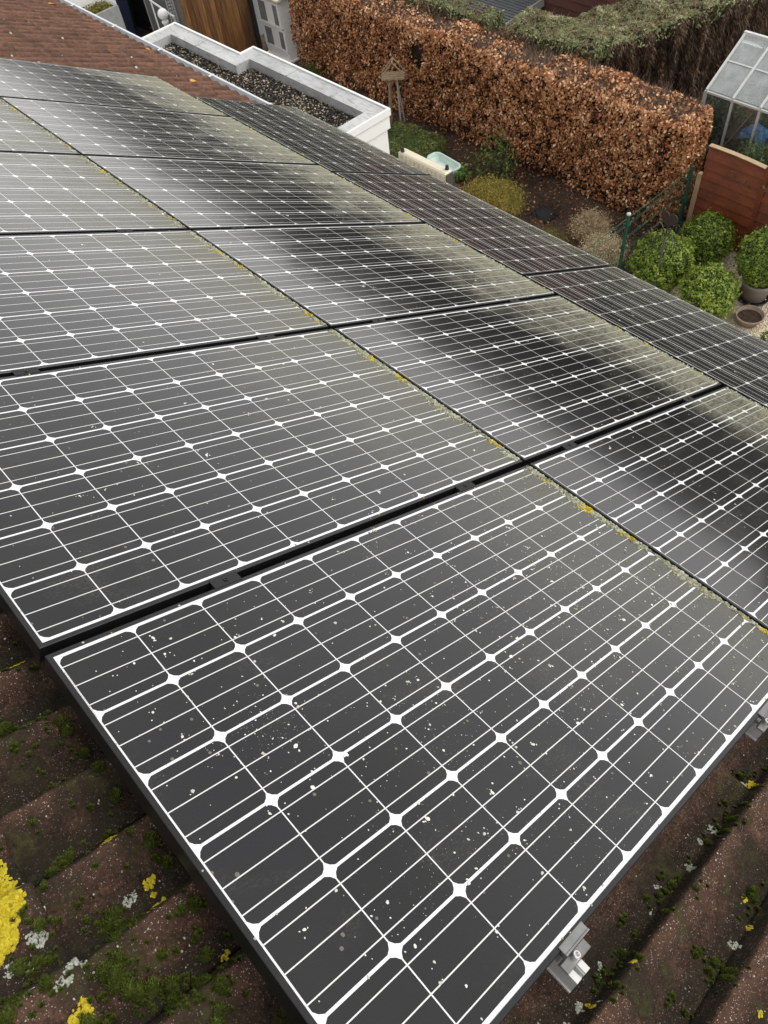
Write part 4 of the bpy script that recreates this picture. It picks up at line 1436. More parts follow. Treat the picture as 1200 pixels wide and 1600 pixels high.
def fence_bay(y0, y1, off):
    nb = 9
    for k in range(nb):
        z0 = .04 + k * .121
        b = MB()
        m = 8
        for i in range(m):
            ya, yb = y0 + (y1 - y0) * i / m, y0 + (y1 - y0) * (i + 1) / m
            za, zb = min(z0 + .125, arch(ya - off) - .02), min(z0 + .125, arch(yb - off) - .02)
            if za <= z0 + .01 or zb <= z0 + .01: continue
            # local y points to -Y world
            pts = [(-.012, -ya, z0), (-.012, -yb, z0), (-.030, -yb, z0), (-.030, -ya, z0), (.004, -ya, za), (.004, -yb, zb), (-.006, -yb, zb), (-.006, -ya, za)]
            b.add(pts, [(3, 2, 6, 7), (7, 6, 5, 4), (0, 3, 7, 4), (1, 0, 4, 5), (2, 1, 5, 6), (1, 2, 3, 0)])
        if b.v:
            o = b.build('board', M['red_wood'], fence)
    b = MB()
    m = 14
    for i in range(m):
        ya, yb = y0 + (y1 - y0) * i / m, y0 + (y1 - y0) * (i + 1) / m
        za, zb = arch(ya - off), arch(yb - off)
        for (xa, xb, lo, hi) in ((-.034, .018, -.022, .0), (-.040, .022, .001, .007)):
            pts = [(xa, -ya, za + lo), (xb, -ya, za + lo), (xb, -yb, zb + lo), (xa, -yb, zb + lo), (xa, -ya, za + hi), (xb, -ya, za + hi), (xb, -yb, zb + hi), (xa, -yb, zb + hi)]
            b.add(pts, [(0, 3, 2, 1), (4, 5, 6, 7), (0, 1, 5, 4), (1, 2, 6, 5), (2, 3, 7, 6), (3, 0, 4, 7)], 0 if lo < 0 else 1)
    b.build('arched_cap', [M['red_wood'], M['pale_wood']], fence)


YB = -.74     # fence left end in local -y (world y = 2.3 - local)
fence_bay(YB, .0 - .03, YB)
fence_bay(.03, .9, YB)
for yy, mt_, hh in ((0, 'red_wood', 1.16), (.92, 'red_wood', 1.0), (YB - .03, 'pale_wood', .80)):
    b = MB(); b.cbox(-.03, .03, -yy - .029, -yy + .029, 0, hh, .006); b.build('post', M[mt_], fence)

shr = empty('evergreen_shrub', 'feathery evergreen shrub between the red fence and the greenhouse glass', 'shrub', (8.52, 2.45, 0))
n = 1300
d = RNG.normal(0, 1, (n, 3)) * np.array([.42, .62, .3]); d[:, 2] = np.abs(d[:, 2]) + 1.0
d /= np.linalg.norm(d, axis=1)[:, None]
P0 = np.stack([RNG.normal(0, .05, n), RNG.normal(0, .12, n), RNG.uniform(.45, .85, n)], 1)
P1 = P0 + d * RNG.uniform(.25, .58, n)[:, None]
M['needle'] = leafmat('needle_green', [(0.0, (0.020, 0.040, 0.014)), (0.5, (0.075, 0.115, 0.045)), (1.0, (0.19, 0.24, 0.11))], 0.7, 0.1, 0.3, 8)
twigs('branches', P0, P1, RNG.uniform(.004, .008, n), np.clip(RNG.normal(.5, .2, n), 0, 1), M['needle'], shr)
fr_ = RNG.uniform(.45, 1, (n * 4, 1)); idx = RNG.integers(0, n, n * 4)
C = P0[idx] * (1 - fr_) + P1[idx] * fr_
Ls = RNG.uniform(.03, .06, len(C))
leaves('foliage', C, d[idx], Ls, Ls * .22, np.clip(RNG.normal(.55, .2, len(C)), 0, 1), M['needle'], shr, -1, .1, .8)
b = MB(); b.tube([(0, 0, 0), (0, 0, .7)], [.03, .02], 6); b.build('trunk', M['trunk'], shr)

# ------------------------------------------------------------------ boxwood balls
def boxwood(label, x, y, zc, r, n, tintm, seed, rz=.95, group='clipped round box bushes'):
    root = empty('boxwood_ball', label, 'bush', (x, y, 0), group)
    core_ball((0, 0, zc), (r, r, r * rz), M['green_core'], root)
    leaf_ball((0, 0, zc), (r, r, r * rz), int(n * 1.1), .026, tintm, M['box_leaf'], root, seed=seed)
    return root


bl = [('round box bush behind the rusty garden stake, next to the green wire fence', 7.19, 2.76, .31, .345, 7600, .52, 1),
      ('round box bush against the red fence, farthest of the round bushes', 7.86, 2.62, .29, .305, 6400, .45, 2),
      ('round box bush in the middle of the gravel, nearest to the solar panels', 7.08, 2.07, .29, .31, 6600, .58, 3)]
for l, x, y, zc, r, n_, tm, s_ in bl:
    root = boxwood(l, x, y, zc, r, n_, tm, s_)
    b = MB(); b.tube([(0, 0, 0), (0, 0, zc)], [.03, .02], 6); b.build('trunk', M['trunk'], root)
M['pot'] = simple('grey_brown_pot', (0.26, 0.23, 0.21), 0.7, 0, 0.12, 9, .1)
M['black_plastic'] = simple('black_plastic', (0.018, 0.018, 0.020), 0.45, 0, 0.3, 9)
pot = empty('plant_pot', 'grey-brown round pot on a dark saucer holding the bush at the right edge', 'pot', (7.66, 1.80, 0))
b = MB(); b.lathe((0, 0, 0), [(.135, .03), (.165, .22), (.178, .225), (.180, .262), (.166, .262), (.160, .235)], 24); b.build('pot_body', M['pot'], pot, True)
b = MB(); b.lathe((0, 0, 0), [(.165, 0), (.185, .035), (.175, .035), (.155, .012)], 24); b.build('saucer', M['black_plastic'], pot, True)
b = MB(); b.lathe((0, 0, .236), [(.159, 0), (.06, .014)], 16); b.build('potting_soil', M['soil'], pot)
boxwood('round box bush growing in the grey pot at the right edge of the photo', 7.66, 1.80, .56, .305, 6200, .42, 4)
bowl = empty('plant_bowl', 'wide empty clay bowl of dark soil standing on the pale gravel', 'bowl', (7.27, 1.615, 0))
M['clay'] = simple('weathered_clay', (0.25, 0.19, 0.14), 0.75, 0, 0.25, 14, .2)
b = MB(); b.lathe((0, 0, 0), [(.10, .0), (.145, .09), (.158, .10), (.158, .118), (.143, .118), (.136, .075)], 26); b.build('bowl_body', M['clay'], bowl, True)
b = MB(); b.lathe((0, 0, .074), [(.138, 0), (.08, .008), (.02, .004)], 16); b.build('soil_fill', M['soil'], bowl)
sm = empty('ground_cover_plant', 'low dark leafy plant by the roof edge at the right margin of the photo', 'plant', (7.12, 1.24, 0))
leaf_ball((0, 0, .06), (.12, .12, .10), 500, .026, .2, M['box_leaf'], sm, seed=8, bottom=-.1)
b = MB(); b.tube([(0, 0, 0), (0, 0, .08)], [.02, .01], 6); b.build('stem', M['trunk'], sm)

M['pale_pebble'] = leafmat('pale_pebbles', [(0.0, (0.52, 0.42, 0.29)), (0.4, (0.74, 0.64, 0.48)), (0.75, (0.84, 0.76, 0.61)), (1.0, (0.90, 0.86, 0.77))], 0.8, 0, 0.3, 5)
n = 34000
pts = np.stack([RNG.uniform(5.4, 8.2, n), RNG.uniform(-.2, 3.07, n), RNG.uniform(.0, .012, n)], 1)
o = stones('gravel_stones', pts, RNG.uniform(.006, .014, n), np.clip(RNG.normal(.5, .24, n), 0, 1), M['pale_pebble'])
tag(o, 'pale beige gravel around the box bushes', 'gravel')

# ------------------------------------------------------------------ rusty garden stake
M['rust'] = simple('rusty_iron', (0.034, 0.022, 0.019), 0.7, 0.3, 0.35, 30, .3)
M['iron_grey'] = simple('iron_grey', (0.12, 0.115, 0.115), 0.6, 0.5, 0.3, 30)
stake = empty('garden_stake', 'rusty iron garden stake with a heart shape and curved wire arms', 'ornament', (6.92, 2.64, 0))
b = MB(); b.tube([(0, 0, 0), (0.0, 0, .88)], .013, 8); b.build('pole', M['iron_grey'], stake)
for k in range(5):
    a = 6.283 * k / 5 + .4
    pts = [(.012 * math.cos(a) + .17 * s * math.cos(a), .012 * math.sin(a) + .17 * s * math.sin(a), .86 + .16 * math.sin(s * 2.9) - .10 * s * s) for s in np.linspace(0, 1, 9)]
    b = MB(); b.tube(pts, .0055, 5); b.build('wire_arm', M['iron_grey'] if k % 2 else M['rust'], stake)
b = MB()
hp = []
for k in range(28):
    t_ = 6.283 * k / 28
    hp.append((.0075 * 16 * math.sin(t_) ** 3 * .85, .0068 * (13 * math.cos(t_) - 5 * math.cos(2 * t_) - 2 * math.cos(3 * t_) - math.cos(4 * t_))))
vs = [(-.006 , -x, 1.06 + z) for x, z in hp] + [(.006, -x, 1.06 + z) for x, z in hp]
fs = [tuple(range(28)), tuple(range(55, 27, -1))] + [(k, k + 28, (k + 1) % 28 + 28, (k + 1) % 28) for k in range(28)]
b.add(vs, fs); h_ = b.build('heart', M['rust'], stake)
b = MB(); b.tube([(0, 0, .88), (0, 0, 1.0)], .008, 6); b.build('collar', M['rust'], stake)

# ------------------------------------------------------------------ green wire fence
M['green_metal'] = simple('green_coated_steel', (0.008, 0.065, 0.040), 0.4, 0, 0.25, 10)
M['pale_cap'] = simple('pale_cap', (0.45, 0.55, 0.52), 0.5)
wf = empty('wire_fence', 'dark green twin-wire mesh fence between the soil bed and the gravel', 'fence', (6.9, 3.12, 0))
for x, hh in ((0, .94), (1.18, .93), (-1.2, .93)):
    b = MB(); b.tube([(x, 0, 0), (x, 0, hh)], .021, 10); p_ = b.build('post', M['green_metal'], wf)
    b = MB(); b.lathe((x, 0, hh), [(.024, -.012), (.024, .004), (.012, .010)], 12); b.build('post_cap', M['pale_cap'] if x == 0 else M['green_metal'], p_)
    for z in (.2, .5, .8):
        b = MB(); b.box(x - .028, x + .028, -.03, .03, z - .012, z + .012); b.build('clamp', M['green_metal'], p_)
for xa, xb in ((-1.18, -.025), (.025, 1.16)):
    b = MB()
    for z in (.08, .26, .44, .62, .80):
        for yy in (-.009, .009): b.tube([(xa, yy, z), (xb, yy, z)], .0027, 5)
    for zz in (.89,):
        b.tube([(xa, 0, zz), (xb, 0, zz)], .0045, 5)
    pn = b.build('wire_rails', M['green_metal'], wf)
    b = MB()
    for x in np.arange(xa, xb + .001, .05): b.tube([(x, 0, .05), (x, 0, .90)], .0016, 4, 0, False)
    o = b.build('wire_uprights', M['green_metal'], wf); o['kind'] = 'stuff'

# ------------------------------------------------------------------ soil bed plants
M['tan_twig'] = leafmat('tan_twigs', [(0.0, (0.16, 0.115, 0.06)), (0.5, (0.42, 0.32, 0.185)), (1.0, (0.66, 0.55, 0.37))], 0.85, 0.1, 0.2, 6)


def tuft(name, label, cat, x, y, r, h, n, mat, tintm=.5, leafsize=0, leafmat_=None, spread=1.0, group=None, stalk=.004):
    root = empty(name, label, cat, (x, y, 0), group)
    a = RNG.uniform(0, 6.283, n); q = np.sqrt(RNG.uniform(0, 1, n))
    P0 = np.stack([r * .45 * q * np.cos(a), r * .45 * q * np.sin(a), np.zeros(n)], 1)
    top = h * (1 - .45 * q * q) * RNG.uniform(.55, 1.1, n)
    P1 = np.stack([P0[:, 0] + r * .6 * q * np.cos(a) * spread + RNG.normal(0, r * .12, n), P0[:, 1] + r * .6 * q * np.sin(a) * spread + RNG.normal(0, r * .12, n), top], 1)
    tn = np.clip(RNG.normal(tintm, .2, n), 0, 1)
    twigs('stems', P0, P1, np.full(n, stalk), tn, mat, root)
    if leafsize:
        idx = RNG.integers(0, n, n * 5); f = RNG.uniform(.4, 1.05, (n * 5, 1))
        C = P0[idx] * (1 - f) + P1[idx] * f + RNG.normal(0, .012, (n * 5, 3))
        d = P1[idx] - P0[idx]; d /= np.linalg.norm(d, axis=1)[:, None]
        Ls = RNG.uniform(.7, 1.3, n * 5) * leafsize
        leaves('foliage', C, d * .5 + np.array([[0, 0, .6]]), Ls, Ls * .5, np.clip(RNG.normal(tintm, .22, n * 5), 0, 1), leafmat_ or mat, root, 0, .2, .8)
    return root


tuft('dry_shrub', 'dry tan shrub on the soil, half way between the hedge and the wire fence', 'shrub', 7.38, 3.92, .25, .36, 1500, M['tan_twig'], .45, .02, M['tan_twig'])
tuft('dry_shrub', 'straw-coloured dry shrub showing through the mesh of the green wire fence', 'shrub', 7.10, 3.50, .27, .34, 1700, M['tan_twig'], .62, .02, M['tan_twig'])
M['heather'] = leafmat('heather', [(0.0, (0.075, 0.080, 0.016)), (0.40, (0.22, 0.215, 0.042)), (0.68, (0.38, 0.28, 0.065)), (1.0, (0.52, 0.28, 0.10))], 0.8, 0.15, 0.2, 5)
tuft('heather_bush', 'yellow-green and orange heather mound beside the water tank', 'bush', 6.95, 5.25, .44, .44, 3600, M['heather'], .5, .022, M['heather'])
tuft('rose_shrub', 'loose green leafy shrub in front of the beech hedge', 'shrub', 7.62, 5.75, .34, .62, 90, M['trunk'], .5, .05, M['plant'], 1.15, None, .005)
tuft('seedling_plant', 'small fresh green plant behind the pale green tub', 'plant', 7.30, 6.10, .14, .26, 60, M['plant'], .7, .05, M['plant'])
tuft('grass_tuft', 'little yellow-green tuft at the foot of the white cabinet', 'plant', 8.0, 10.2, .22, .2, 500, M['heather'], .35, .02, M['plant'])
tuft('groundcover_plant', 'sparse olive ground cover between the heather and the dry shrub', 'plant', 6.9, 4.25, .3, .14, 500, M['heather'], .35, .02, M['heather'])
M['mound'] = leafmat('mound_green', [(0.0, (0.030, 0.042, 0.010)), (0.5, (0.105, 0.130, 0.032)), (1.0, (0.22, 0.235, 0.075))], 0.7, 0.1, 0.2, 3)
md = empty('clipped_shrub', 'low flat clipped green shrub beside the annex corner', 'shrub', (7.08, 6.98, 0))
md.rotation_euler = (0, 0, .1)
b = MB(); b.cbox(-.36, .36, -.42, .44, 0, .35, .08); b.build('branches', M['green_core'], md)
C, N = box_surface(9000, -.42, .42, -.48, .5, .02, .40, [('+z', .5), ('-x', .2), ('-y', .2), ('+x', .1)], .13)
a1 = fnoise(C, 4, 2); a2 = fnoise(C, 12, 5)
C = C + N * (a1 * .05 + a2 * .02 - np.abs(RNG.normal(0, .02, len(C))))[:, None]
Ls = RNG.uniform(.014, .03, len(C))
leaves('foliage', C, N, Ls, Ls * .6, np.clip(.48 + a1 * .4 + a2 * .3 + RNG.normal(0, .15, len(C)), 0, 1), M['mound'], md, 0, .2, .7)
M['black_cloth'] = simple('black_cloth', (0.012, 0.012, 0.014), 0.8, 0, .3, 20, .4)
b = MB()
nn = 9
for i in range(nn):
    for j in range(nn):
        x, y = (i / 8 - .5) * .26, (j / 8 - .5) * .30
        wob = 1 + .25 * mnoise.noise(Vector((i * .9, j * .9, 5)))
        e = max(abs(i - 4), abs(j - 4)) / 4
        b.v.append((x * wob, y * wob, .05 * (1 - e ** 2) + .03 * mnoise.noise(Vector((x * 20, y * 20, 1))) * (1 - e) - .01 * (e > .95)))
for i in range(nn - 1):
    for j in range(nn - 1):
        a = i * nn + j; b.f.append((a, a + nn, a + nn + 1, a + 1)); b.m.append(0)
o = b.build('weed_sheet', M['black_cloth']); o.location = (7.40, 4.68, .02)
tag(o, 'crumpled black plastic lying on the soil in front of the hedge', 'plastic sheet')
# dry leaf litter on the soil
n = 4200
C = np.stack([RNG.uniform(6.2, 8.05, n), RNG.uniform(3.2, 9.5, n), RNG.uniform(.02, .05, n)], 1)
near_h = RNG.uniform(0, 1, n) < np.clip((C[:, 0] - 6.6) / 1.4, .12, 1)
C = C[near_h]
Ls = RNG.uniform(.02, .05, len(C))
o = leaves('leaf_litter', C, np.tile([0, 0, 1.], (len(C), 1)), Ls, Ls * .55, np.clip(RNG.normal(.38, .2, len(C)), 0, 1), M['beech'], None, 0, .2, .5)
tag(o, 'dry brown leaf litter on the dark soil', 'leaf litter')

# ------------------------------------------------------------------ water tank and tub
M['cream'] = simple('cream_plastic', (0.66, 0.60, 0.46), 0.5, 0, 0.06, 5)
tank = empty('water_tank', 'slim cream rain water tank with two black caps on its top', 'water tank', (6.25, 5.68, 0))
TL, TWd, TZ = .83, .12, .95
b = MB(); b.cbox(-TWd / 2, TWd / 2, -TL / 2, TL / 2, .05, TZ, .018); b.build('tank_body', M['cream'], tank)
for k in range(11):
    b = MB(); y = -TL / 2 + .04 + k * (TL - .08) / 10
    b.box(-TWd / 2 - .010, -TWd / 2 - .0005, y - .026, y + .026, .08, TZ - .035); b.build('rib', M['cream'], tank)
for sy in (-1, 1):
    b = MB(); b.lathe((.03 * -sy, sy * (TL / 2 - .055), TZ + .0005), [(.026, 0), (.026, .016), (.017, .019), (.017, .032), (.022, .034), (.019, .050), (.008, .055)], 12); b.build('cap', M['black_plastic'], tank, True)
b = MB(); b.box(-.05, .05, -TL / 2 - .02, -TL / 2 - .002, .06, .93); b.build('end_frame', M['iron_grey'], tank)
M['pale_green'] = simple('pale_green_plastic', (0.36, 0.50, 0.43), 0.25, 0, 0.1, 5)
M['pale_green_in'] = simple('pale_green_inside', (0.50, 0.60, 0.54), 0.15, 0, 0.18, 7)
tub = empty('garden_tub', 'pale green plastic tub with a rounded rim standing by the water tank', 'tub', (6.50, 5.60, 0))
tub.rotation_euler = (0, 0, -.08)


def rrect(hx, hy, r, z, n=6):
    pts = []
    for (sx, sy, a0) in ((1, 1, 0), (-1, 1, 90), (-1, -1, 180), (1, -1, 270)):
        for k in range(n + 1):
            a = math.radians(a0 + 90 * k / n)
            pts.append((sx * (hx - r) + r * math.cos(a), sy * (hy - r) + r * math.sin(a), z))
    return pts


b = MB()
rings = [rrect(.05, .17, .04, .73), rrect(.085, .23, .07, .825), rrect(.105, .255, .085, .83), rrect(.105, .255, .085, .845), rrect(.088, .238, .075, .845)]
m_ = len(rings[0])
b.add([p for R_ in rings for p in R_], [(r * m_ + k, r * m_ + (k + 1) % m_, (r + 1) * m_ + (k + 1) % m_, (r + 1) * m_ + k) for r in range(4) for k in range(m_)])
b.build('tub_rim', M['pale_green'], tub)
b = MB()
rings = [rrect(.088, .238, .075, .845), rrect(.078, .225, .07, .81), rrect(.05, .16, .04, .775)]
b.add([p for R_ in rings for p in R_], [(r * m_ + k, r * m_ + (k + 1) % m_, (r + 1) * m_ + (k + 1) % m_, (r + 1) * m_ + k) for r in range(2) for k in range(m_)] + [tuple(2 * m_ + k for k in range(m_))])
b.build('tub_inside', M['pale_green_in'], tub)
for sx in (-.035, .035):
    for sy in (-.13, .13):
        b = MB(); b.tube([(sx, sy, 0), (sx, sy, .735)], .016, 8); b.build('leg', M['iron_grey'], tub)

# ------------------------------------------------------------------ bird table
bt = empty('bird_table', 'rustic wooden bird table with a triangular roof on thin legs, against the beech hedge', 'bird table', (7.74, 7.86, 0))
bt.rotation_euler = (0, 0, .75)
M['old_wood'] = simple('weathered_wood', (0.30, 0.225, 0.135), 0.8, 0, 0.3, 20, .3)
M['grey_wood'] = simple('greyed_wood', (0.36, 0.32, 0.27), 0.8, 0, 0.25, 20, .3)
b = MB(); b.cbox(-.10, .10, -.17, .17, .735, .765, .004); b.build('tray', M['old_wood'], bt)
for sy in (-1, 1):
    for sx in (-1, 1):
        b = MB(); b.tube([(sx * .07, sy * .185, .767), (sx * .07, sy * .0, .965)], .010, 6); b.build('roof_pole', M['old_wood'], bt)
b = MB(); b.tube([(-.085, 0, .968), (.085, 0, .968)], .010, 6); b.build('ridge_pole', M['old_wood'], bt)
b = MB(); b.box(-.085, -.065, -.165, .165, .80, .82); b.build('cross_bar', M['old_wood'], bt)
for (tx, ty, fx, fy, mname) in ((-.03, .06, -.10, .12, 'old_wood'), (-.03, -.05, -.11, -.06, 'grey_wood'), (.04, -.03, .12, -.10, 'grey_wood'), (.05, .05, .13, .10, 'old_wood')):
    b = MB(); b.tube([(tx, ty, .735), (fx, fy, 0)], .014, 6); b.build('leg', M[mname], bt)

# ------------------------------------------------------------------ white cabinet
cab = empty('garden_cabinet', 'tall white wooden cabinet with glazed doors in front of the hedge end', 'cabinet', (8.02, 10.85, 0))
CW, CD, CH = .66, .30, .98
b = MB(); b.box(.012, CD, 0.02, CW, .03, CH - .02); b.build('cabinet_body', M['white_paint'], cab)
M['cab_glass'] = simple('grey_glass', (0.20, 0.21, 0.215), 0.12, 0, 0.25, 6)
for (z0, z1, o_) in ((.16, .52, .0), (.55, .94, -.035)):
    dn = MB()
    for (ya, yb, za, zb) in ((.02, .07, z0, z1), (CW - .06, CW - .01, z0, z1), (.0705, CW - .0605, z0, z0 + .04), (.0705, CW - .0605, z1 - .04, z1)):
        dn.box(-.012 + o_, .010, ya, yb, za, zb)
    d_ = dn.build('door', M['white_paint'], cab)
    for (ya, yb) in ((.0705, .20), (.40, CW - .0605)):
        g_ = MB(); g_.box(-.003 + o_, .004 + o_, ya, yb, z0 + .0405, z1 - .0405); g_.build('glass_pane', M['cab_glass'], d_)
    g_ = MB(); g_.box(-.006 + o_, .006 + o_, .2005, .3995, z0 + .0405, z1 - .0405); g_.build('blind', M['white_paint'], d_)
b = MB(); b.box(-.02, CD + .02, -.0, CW + .02, 0, .029); b.build('plinth', M['white_paint'], cab)
b = MB()
mt = Matrix.Translation((-.09, 0, CH + .0)) @ Matrix.Rotation(math.radians(-8), 4, 'Y')
b.cbox(0, CD + .16, -.05, CW + .05, 0, .03, .004, 0, mt); b.build('roof', M['cream'], cab)

# ------------------------------------------------------------------ wooden gate
gate = empty('wooden_gate', 'honey brown gate of upright boards beyond the flat roof', 'gate', (6.62, 11.55, 0))
M['honey_wood'] = leafmat('honey_wood', [(0, (0.1, 0.04, 0.01)), (1, (0.3, .13, .03))], .6)
t = NT('honey_boards')
p = t.pos(); r = t.objrand()
gn = t.noise(t.scale(p, 14, 14, .8), 4, 5, .65)
c = t.ramp(t.math('ADD', t.math('MULTIPLY', gn, .8), t.math('MULTIPLY', r, .25)), [(.35, (0.050, 0.020, 0.007)), (.55, (0.150, 0.066, 0.020)), (.80, (0.30, 0.155, 0.050))])
M['honey_wood'] = t.set(Base_Color=c, Roughness=.55)
nb = 12; gw = 1.22 / nb
for k in range(nb):
    b = MB(); b.cbox(k * gw + .002, (k + 1) * gw - .002, -.012, .010 + random.uniform(0, .004), .05, 1.75 + random.uniform(-.01, .01), .003)
    b.build('board', M['honey_wood'], gate)
b = MB()
for z in (.3, 1.45): b.box(0, 1.22, .016, .05, z, z + .09)
b.build('rails', M['honey_wood'], gate)
for x in (-.08, 1.24):
    b = MB(); b.cbox(x, x + .07, -.035, .045, 0, 1.85, .005); b.build('post', M['hole'] if x > 0 else M['iron_grey'], gate)

# brown shrub left of the gate, wire screen, lamp, handrail
brn = empty('bare_shrub', 'bare brown leafy shrub behind the wire screen, left of the wooden gate', 'shrub', (7.62, 13.6, 0))
C, N = box_surface(3600, -.35, .25, -.2, .4, .02, .62, [('-x', .35), ('-y', .35), ('+z', .3)], .15)
C += N * RNG.normal(0, .06, len(C))[:, None]
Ls = RNG.uniform(.04, .07, len(C))
leaves('leaves', C, N, Ls, Ls * .6, np.clip(RNG.normal(.5, .22, len(C)), 0, 1), M['beech'], brn, .8, .3, .7)
b = MB(); b.cbox(-.25, .15, -.1, .3, 0, .5, .1); b.build('branches', M['hedge_core'], brn)
M['wire'] = simple('galvanised_wire', (0.45, 0.46, 0.47), 0.45, 0.5, 0.15, 20)
ws = empty('wire_screen', 'upright roll of grey wire netting between the white lamp and the wooden gate', 'wire netting', (6.82, 12.2, 0))
b = MB()
for k in range(14):
    a = 6.283 * k / 14
    b.tube([(.10 * math.cos(a), .10 * math.sin(a), 0), (.10 * math.cos(a), .10 * math.sin(a), 1.35)], .0035, 4, 0, False)
for k in range(28):
    z = .02 + k * .05
    b.tube([(.10 * math.cos(6.283 * q / 12), .10 * math.sin(6.283 * q / 12), z) for q in range(13)], .003, 4, 0, False)
o = b.build('netting', M['wire'], ws); o['kind'] = 'stuff'
lamp = empty('garden_lamp', 'white globe lamp on a turned white pedestal near the flat roof corner', 'lamp', (6.50, 12.0, 0))
M['opal'] = simple('opal_globe', (0.90, 0.90, 0.89), 0.25, 0, .03, 2)
b = MB(); b.lathe((0, 0, 1.06), [(.085 * math.cos(t_) + .0005, .085 * math.sin(t_)) for t_ in np.linspace(-1.35, 1.55, 15)], 24); b.build('globe', M['opal'], lamp, True)
b = MB(); b.lathe((0, 0, 0), [(.10, 0), (.10, .06), (.06, .10), (.05, .6), (.052, .74), (.072, .78), (.072, .81), (.036, .84), (.036, .90), (.055, .93), (.057, .955), (.036, .975)], 20); b.build('pedestal', M['white_paint'], lamp, True)
hr = empty('handrail', 'thin white handrail running behind the globe lamp', 'handrail', (6.71, 12.05, 0))
b = MB(); b.tube([(0, 0, .93), (.12, .95, .93)], .016, 8); b.build('rail', M['white_paint'], hr)
for q in (.02, .98):
    b = MB(); b.tube([(.12 * q, .95 * q, 0), (.12 * q, .95 * q, .915)], .013, 8); b.build('post', M['white_paint'], hr)

# ------------------------------------------------------------------ outbuilding with open door
ob = empty('garage', 'white-walled garage with a dark open doorway at the top edge of the photo', 'garage', (6.0, 13.5, 0))
M['dark_in'] = simple('dark_interior', (0.030, 0.030, 0.034), 0.8)
b = MB()
b.box(-2.0, .44, 0, .16, 0, 2.5)                # wall left of the doorway
b.box(1.02, 1.30, 0.0, .16, 0, 2.5)
b.box(.4405, 1.0195, 0, .16, 2.1, 2.5)
b.build('wall', M['white_render'], ob)
b = MB(); b.box(-2, 1.3, 2.6, 2.7, 0, 2.5); b.box(-2.0, -1.9, .161, 2.599, 0, 2.5); b.box(1.2, 1.3, .161, 2.599, 0, 2.5)
b.box(-2.1, 1.4, -.1, 2.8, 2.5005, 2.6)
b.build('inner_walls', M['dark_in'], ob)
M['door_grey'] = simple('grey_door', (0.17, 0.175, 0.17), 0.6, 0, .12, 6)
b = MB()
mt = Matrix.Translation((.98, -.005, 0)) @ Matrix.Rotation(math.radians(-62), 4, 'Z')
b.box(0, .56, -.02, .02, .03, 2.05, 0, mt)
d_ = b.build('door', M['door_grey'], ob)
b = MB(); b.tube([mt @ Vector((.48, -.024, 1.0)), mt @ Vector((.48, -.06, 1.0)), mt @ Vector((.38, -.06, 1.0))], .010, 6); b.build('handle', M['alu'], d_)
def bin_(label, x, y, mat):
    root = empty('wheelie_bin', label, 'bin', (x, y, 0), 'bins in the dark doorway')
    b = MB()
    vs = [(-.20, -.22, .04), (.20, -.22, .04), (.20, .22, .04), (-.20, .22, .04), (-.25, -.28, .92), (.25, -.28, .92), (.25, .28, .92), (-.25, .28, .92)]
    b.add(vs, [(0, 3, 2, 1), (0, 1, 5, 4), (1, 2, 6, 5), (2, 3, 7, 6), (3, 0, 4, 7), (4, 5, 6, 7)]); b.build('bin_body', mat, root)
    b = MB(); b.cbox(-.27, .27, -.31, .31, .9205, .97, .02); b.build('lid', mat, root)
    for s_ in (-1, 1):
        b = MB(); b.tube([(s_ * .20, .20, .10), (s_ * .25, .20, .10)], .10, 12); b.build('wheel', M['black_plastic'], root)
    b = MB(); b.tube([(-.2, .34, .93), (.2, .34, .93)], .014, 6); b.build('handle', M['black_plastic'], root)
bin_('dark blue bin standing in the dark doorway', 6.50, 13.98, simple('navy_plastic', (0.010, 0.014, 0.045), .5))
bin_('dark green bin in the doorway, right of the blue one', 6.93, 14.75, simple('bin_green', (0.010, 0.055, 0.022), .5))
M['stone_grey'] = simple('grey_stone', (0.30, 0.305, 0.30), 0.85, 0, .2, 10, .3)
pl = empty('stone_planter', 'grey stone planter box against the white garage wall', 'planter', (5.88, 13.22, 0))
b = MB()
for (xa, xb, ya, yb) in ((-.7, .36, -.22, -.17), (-.7, .36, .17, .22), (-.7, -.65, -.1695, .1695), (.31, .36, -.1695, .1695)): b.box(xa, xb, ya, yb, 0, 1.06)
b.box(-.65, .31, -.1695, .1695, .1, 1.0)
b.build('planter_box', M['stone_grey'], pl)
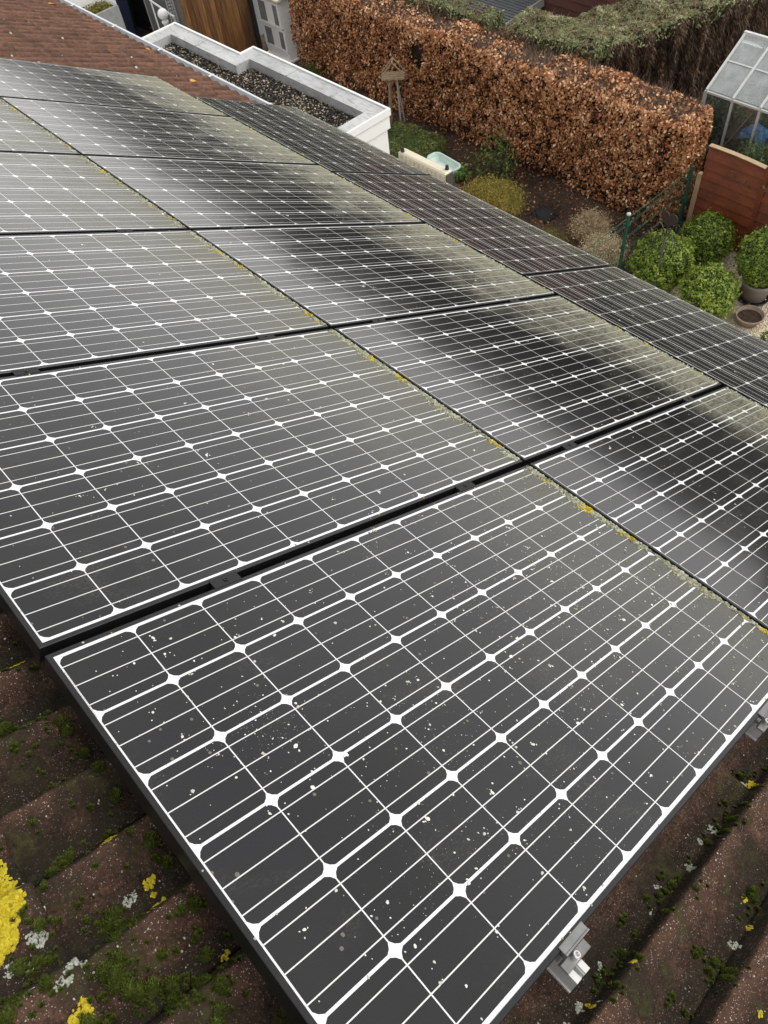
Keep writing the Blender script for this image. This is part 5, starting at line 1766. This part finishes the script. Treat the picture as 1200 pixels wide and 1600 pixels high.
b = MB(); b.add([(-.65, -.169, 1.005), (.31, -.169, 1.005), (.31, .169, 1.005), (-.65, .169, 1.005)], [(0, 1, 2, 3)]); b.build('planter_soil', M['soil'], pl)
pp = empty('planter_plant', 'low olive green plant growing in the grey stone planter', 'plant', (5.73, 13.22, 1.005))
C = np.stack([RNG.uniform(-.48, .42, 1300), RNG.uniform(-.15, .15, 1300), RNG.uniform(.0, .12, 1300)], 1)
Ls = RNG.uniform(.03, .05, 1300)
leaves('foliage', C, np.tile([0, 0, 1.], (1300, 1)), Ls, Ls * .5, np.clip(RNG.normal(.35, .2, 1300), 0, 1), M['heather'], pp, 0, .2, .8)


# ------------------------------------------------------------------ beyond the gardens: unseen trees added to be mirrored in the glass
Vc, Nc, Lc = [], [], []
for (az, dist, h, r) in [(24, 34, 4.0, 2.6), (30, 30, 3.6, 2.2), (35, 33, 4.1, 2.4), (41, 28, 3.4, 2.4), (47, 30, 4.3, 2.2), (52, 27, 3.2, 2.3), (57, 29, 4.1, 2.0), (62, 26, 3.1, 2.4), (67, 29, 3.6, 1.9), (72, 25, 3.1, 2.2), (90, 26, 5.0, 2.6)]:
    a = math.radians(az)
    d = RNG.normal(0, 1, (520, 3)); d /= np.linalg.norm(d, axis=1)[:, None]
    q = RNG.uniform(.45, 1, 520) ** .5
    Vc.append(np.array([dist * math.sin(a), dist * math.cos(a), h * .55]) + d * q[:, None] * np.array([r, r, h * .45])); Nc.append(d)
C = np.concatenate(Vc); N = np.concatenate(Nc)
M['far_tree'] = leafmat('far_tree_leaf', [(0.0, (0.020, 0.020, 0.010)), (0.5, (0.055, 0.048, 0.022)), (1.0, (0.10, 0.085, 0.04))], 0.8, 0.1, 0.2, .4)
Ls = RNG.uniform(.35, .7, len(C))
o = leaves('added_far_trees', C, N, Ls, Ls * .6, np.clip(RNG.normal(.45, .2, len(C)), 0, 1), M['far_tree'], None, .3, .2, .8)
tag(o, 'row of dark trees added out of view beyond the hedges, mirrored in the panels', 'trees')
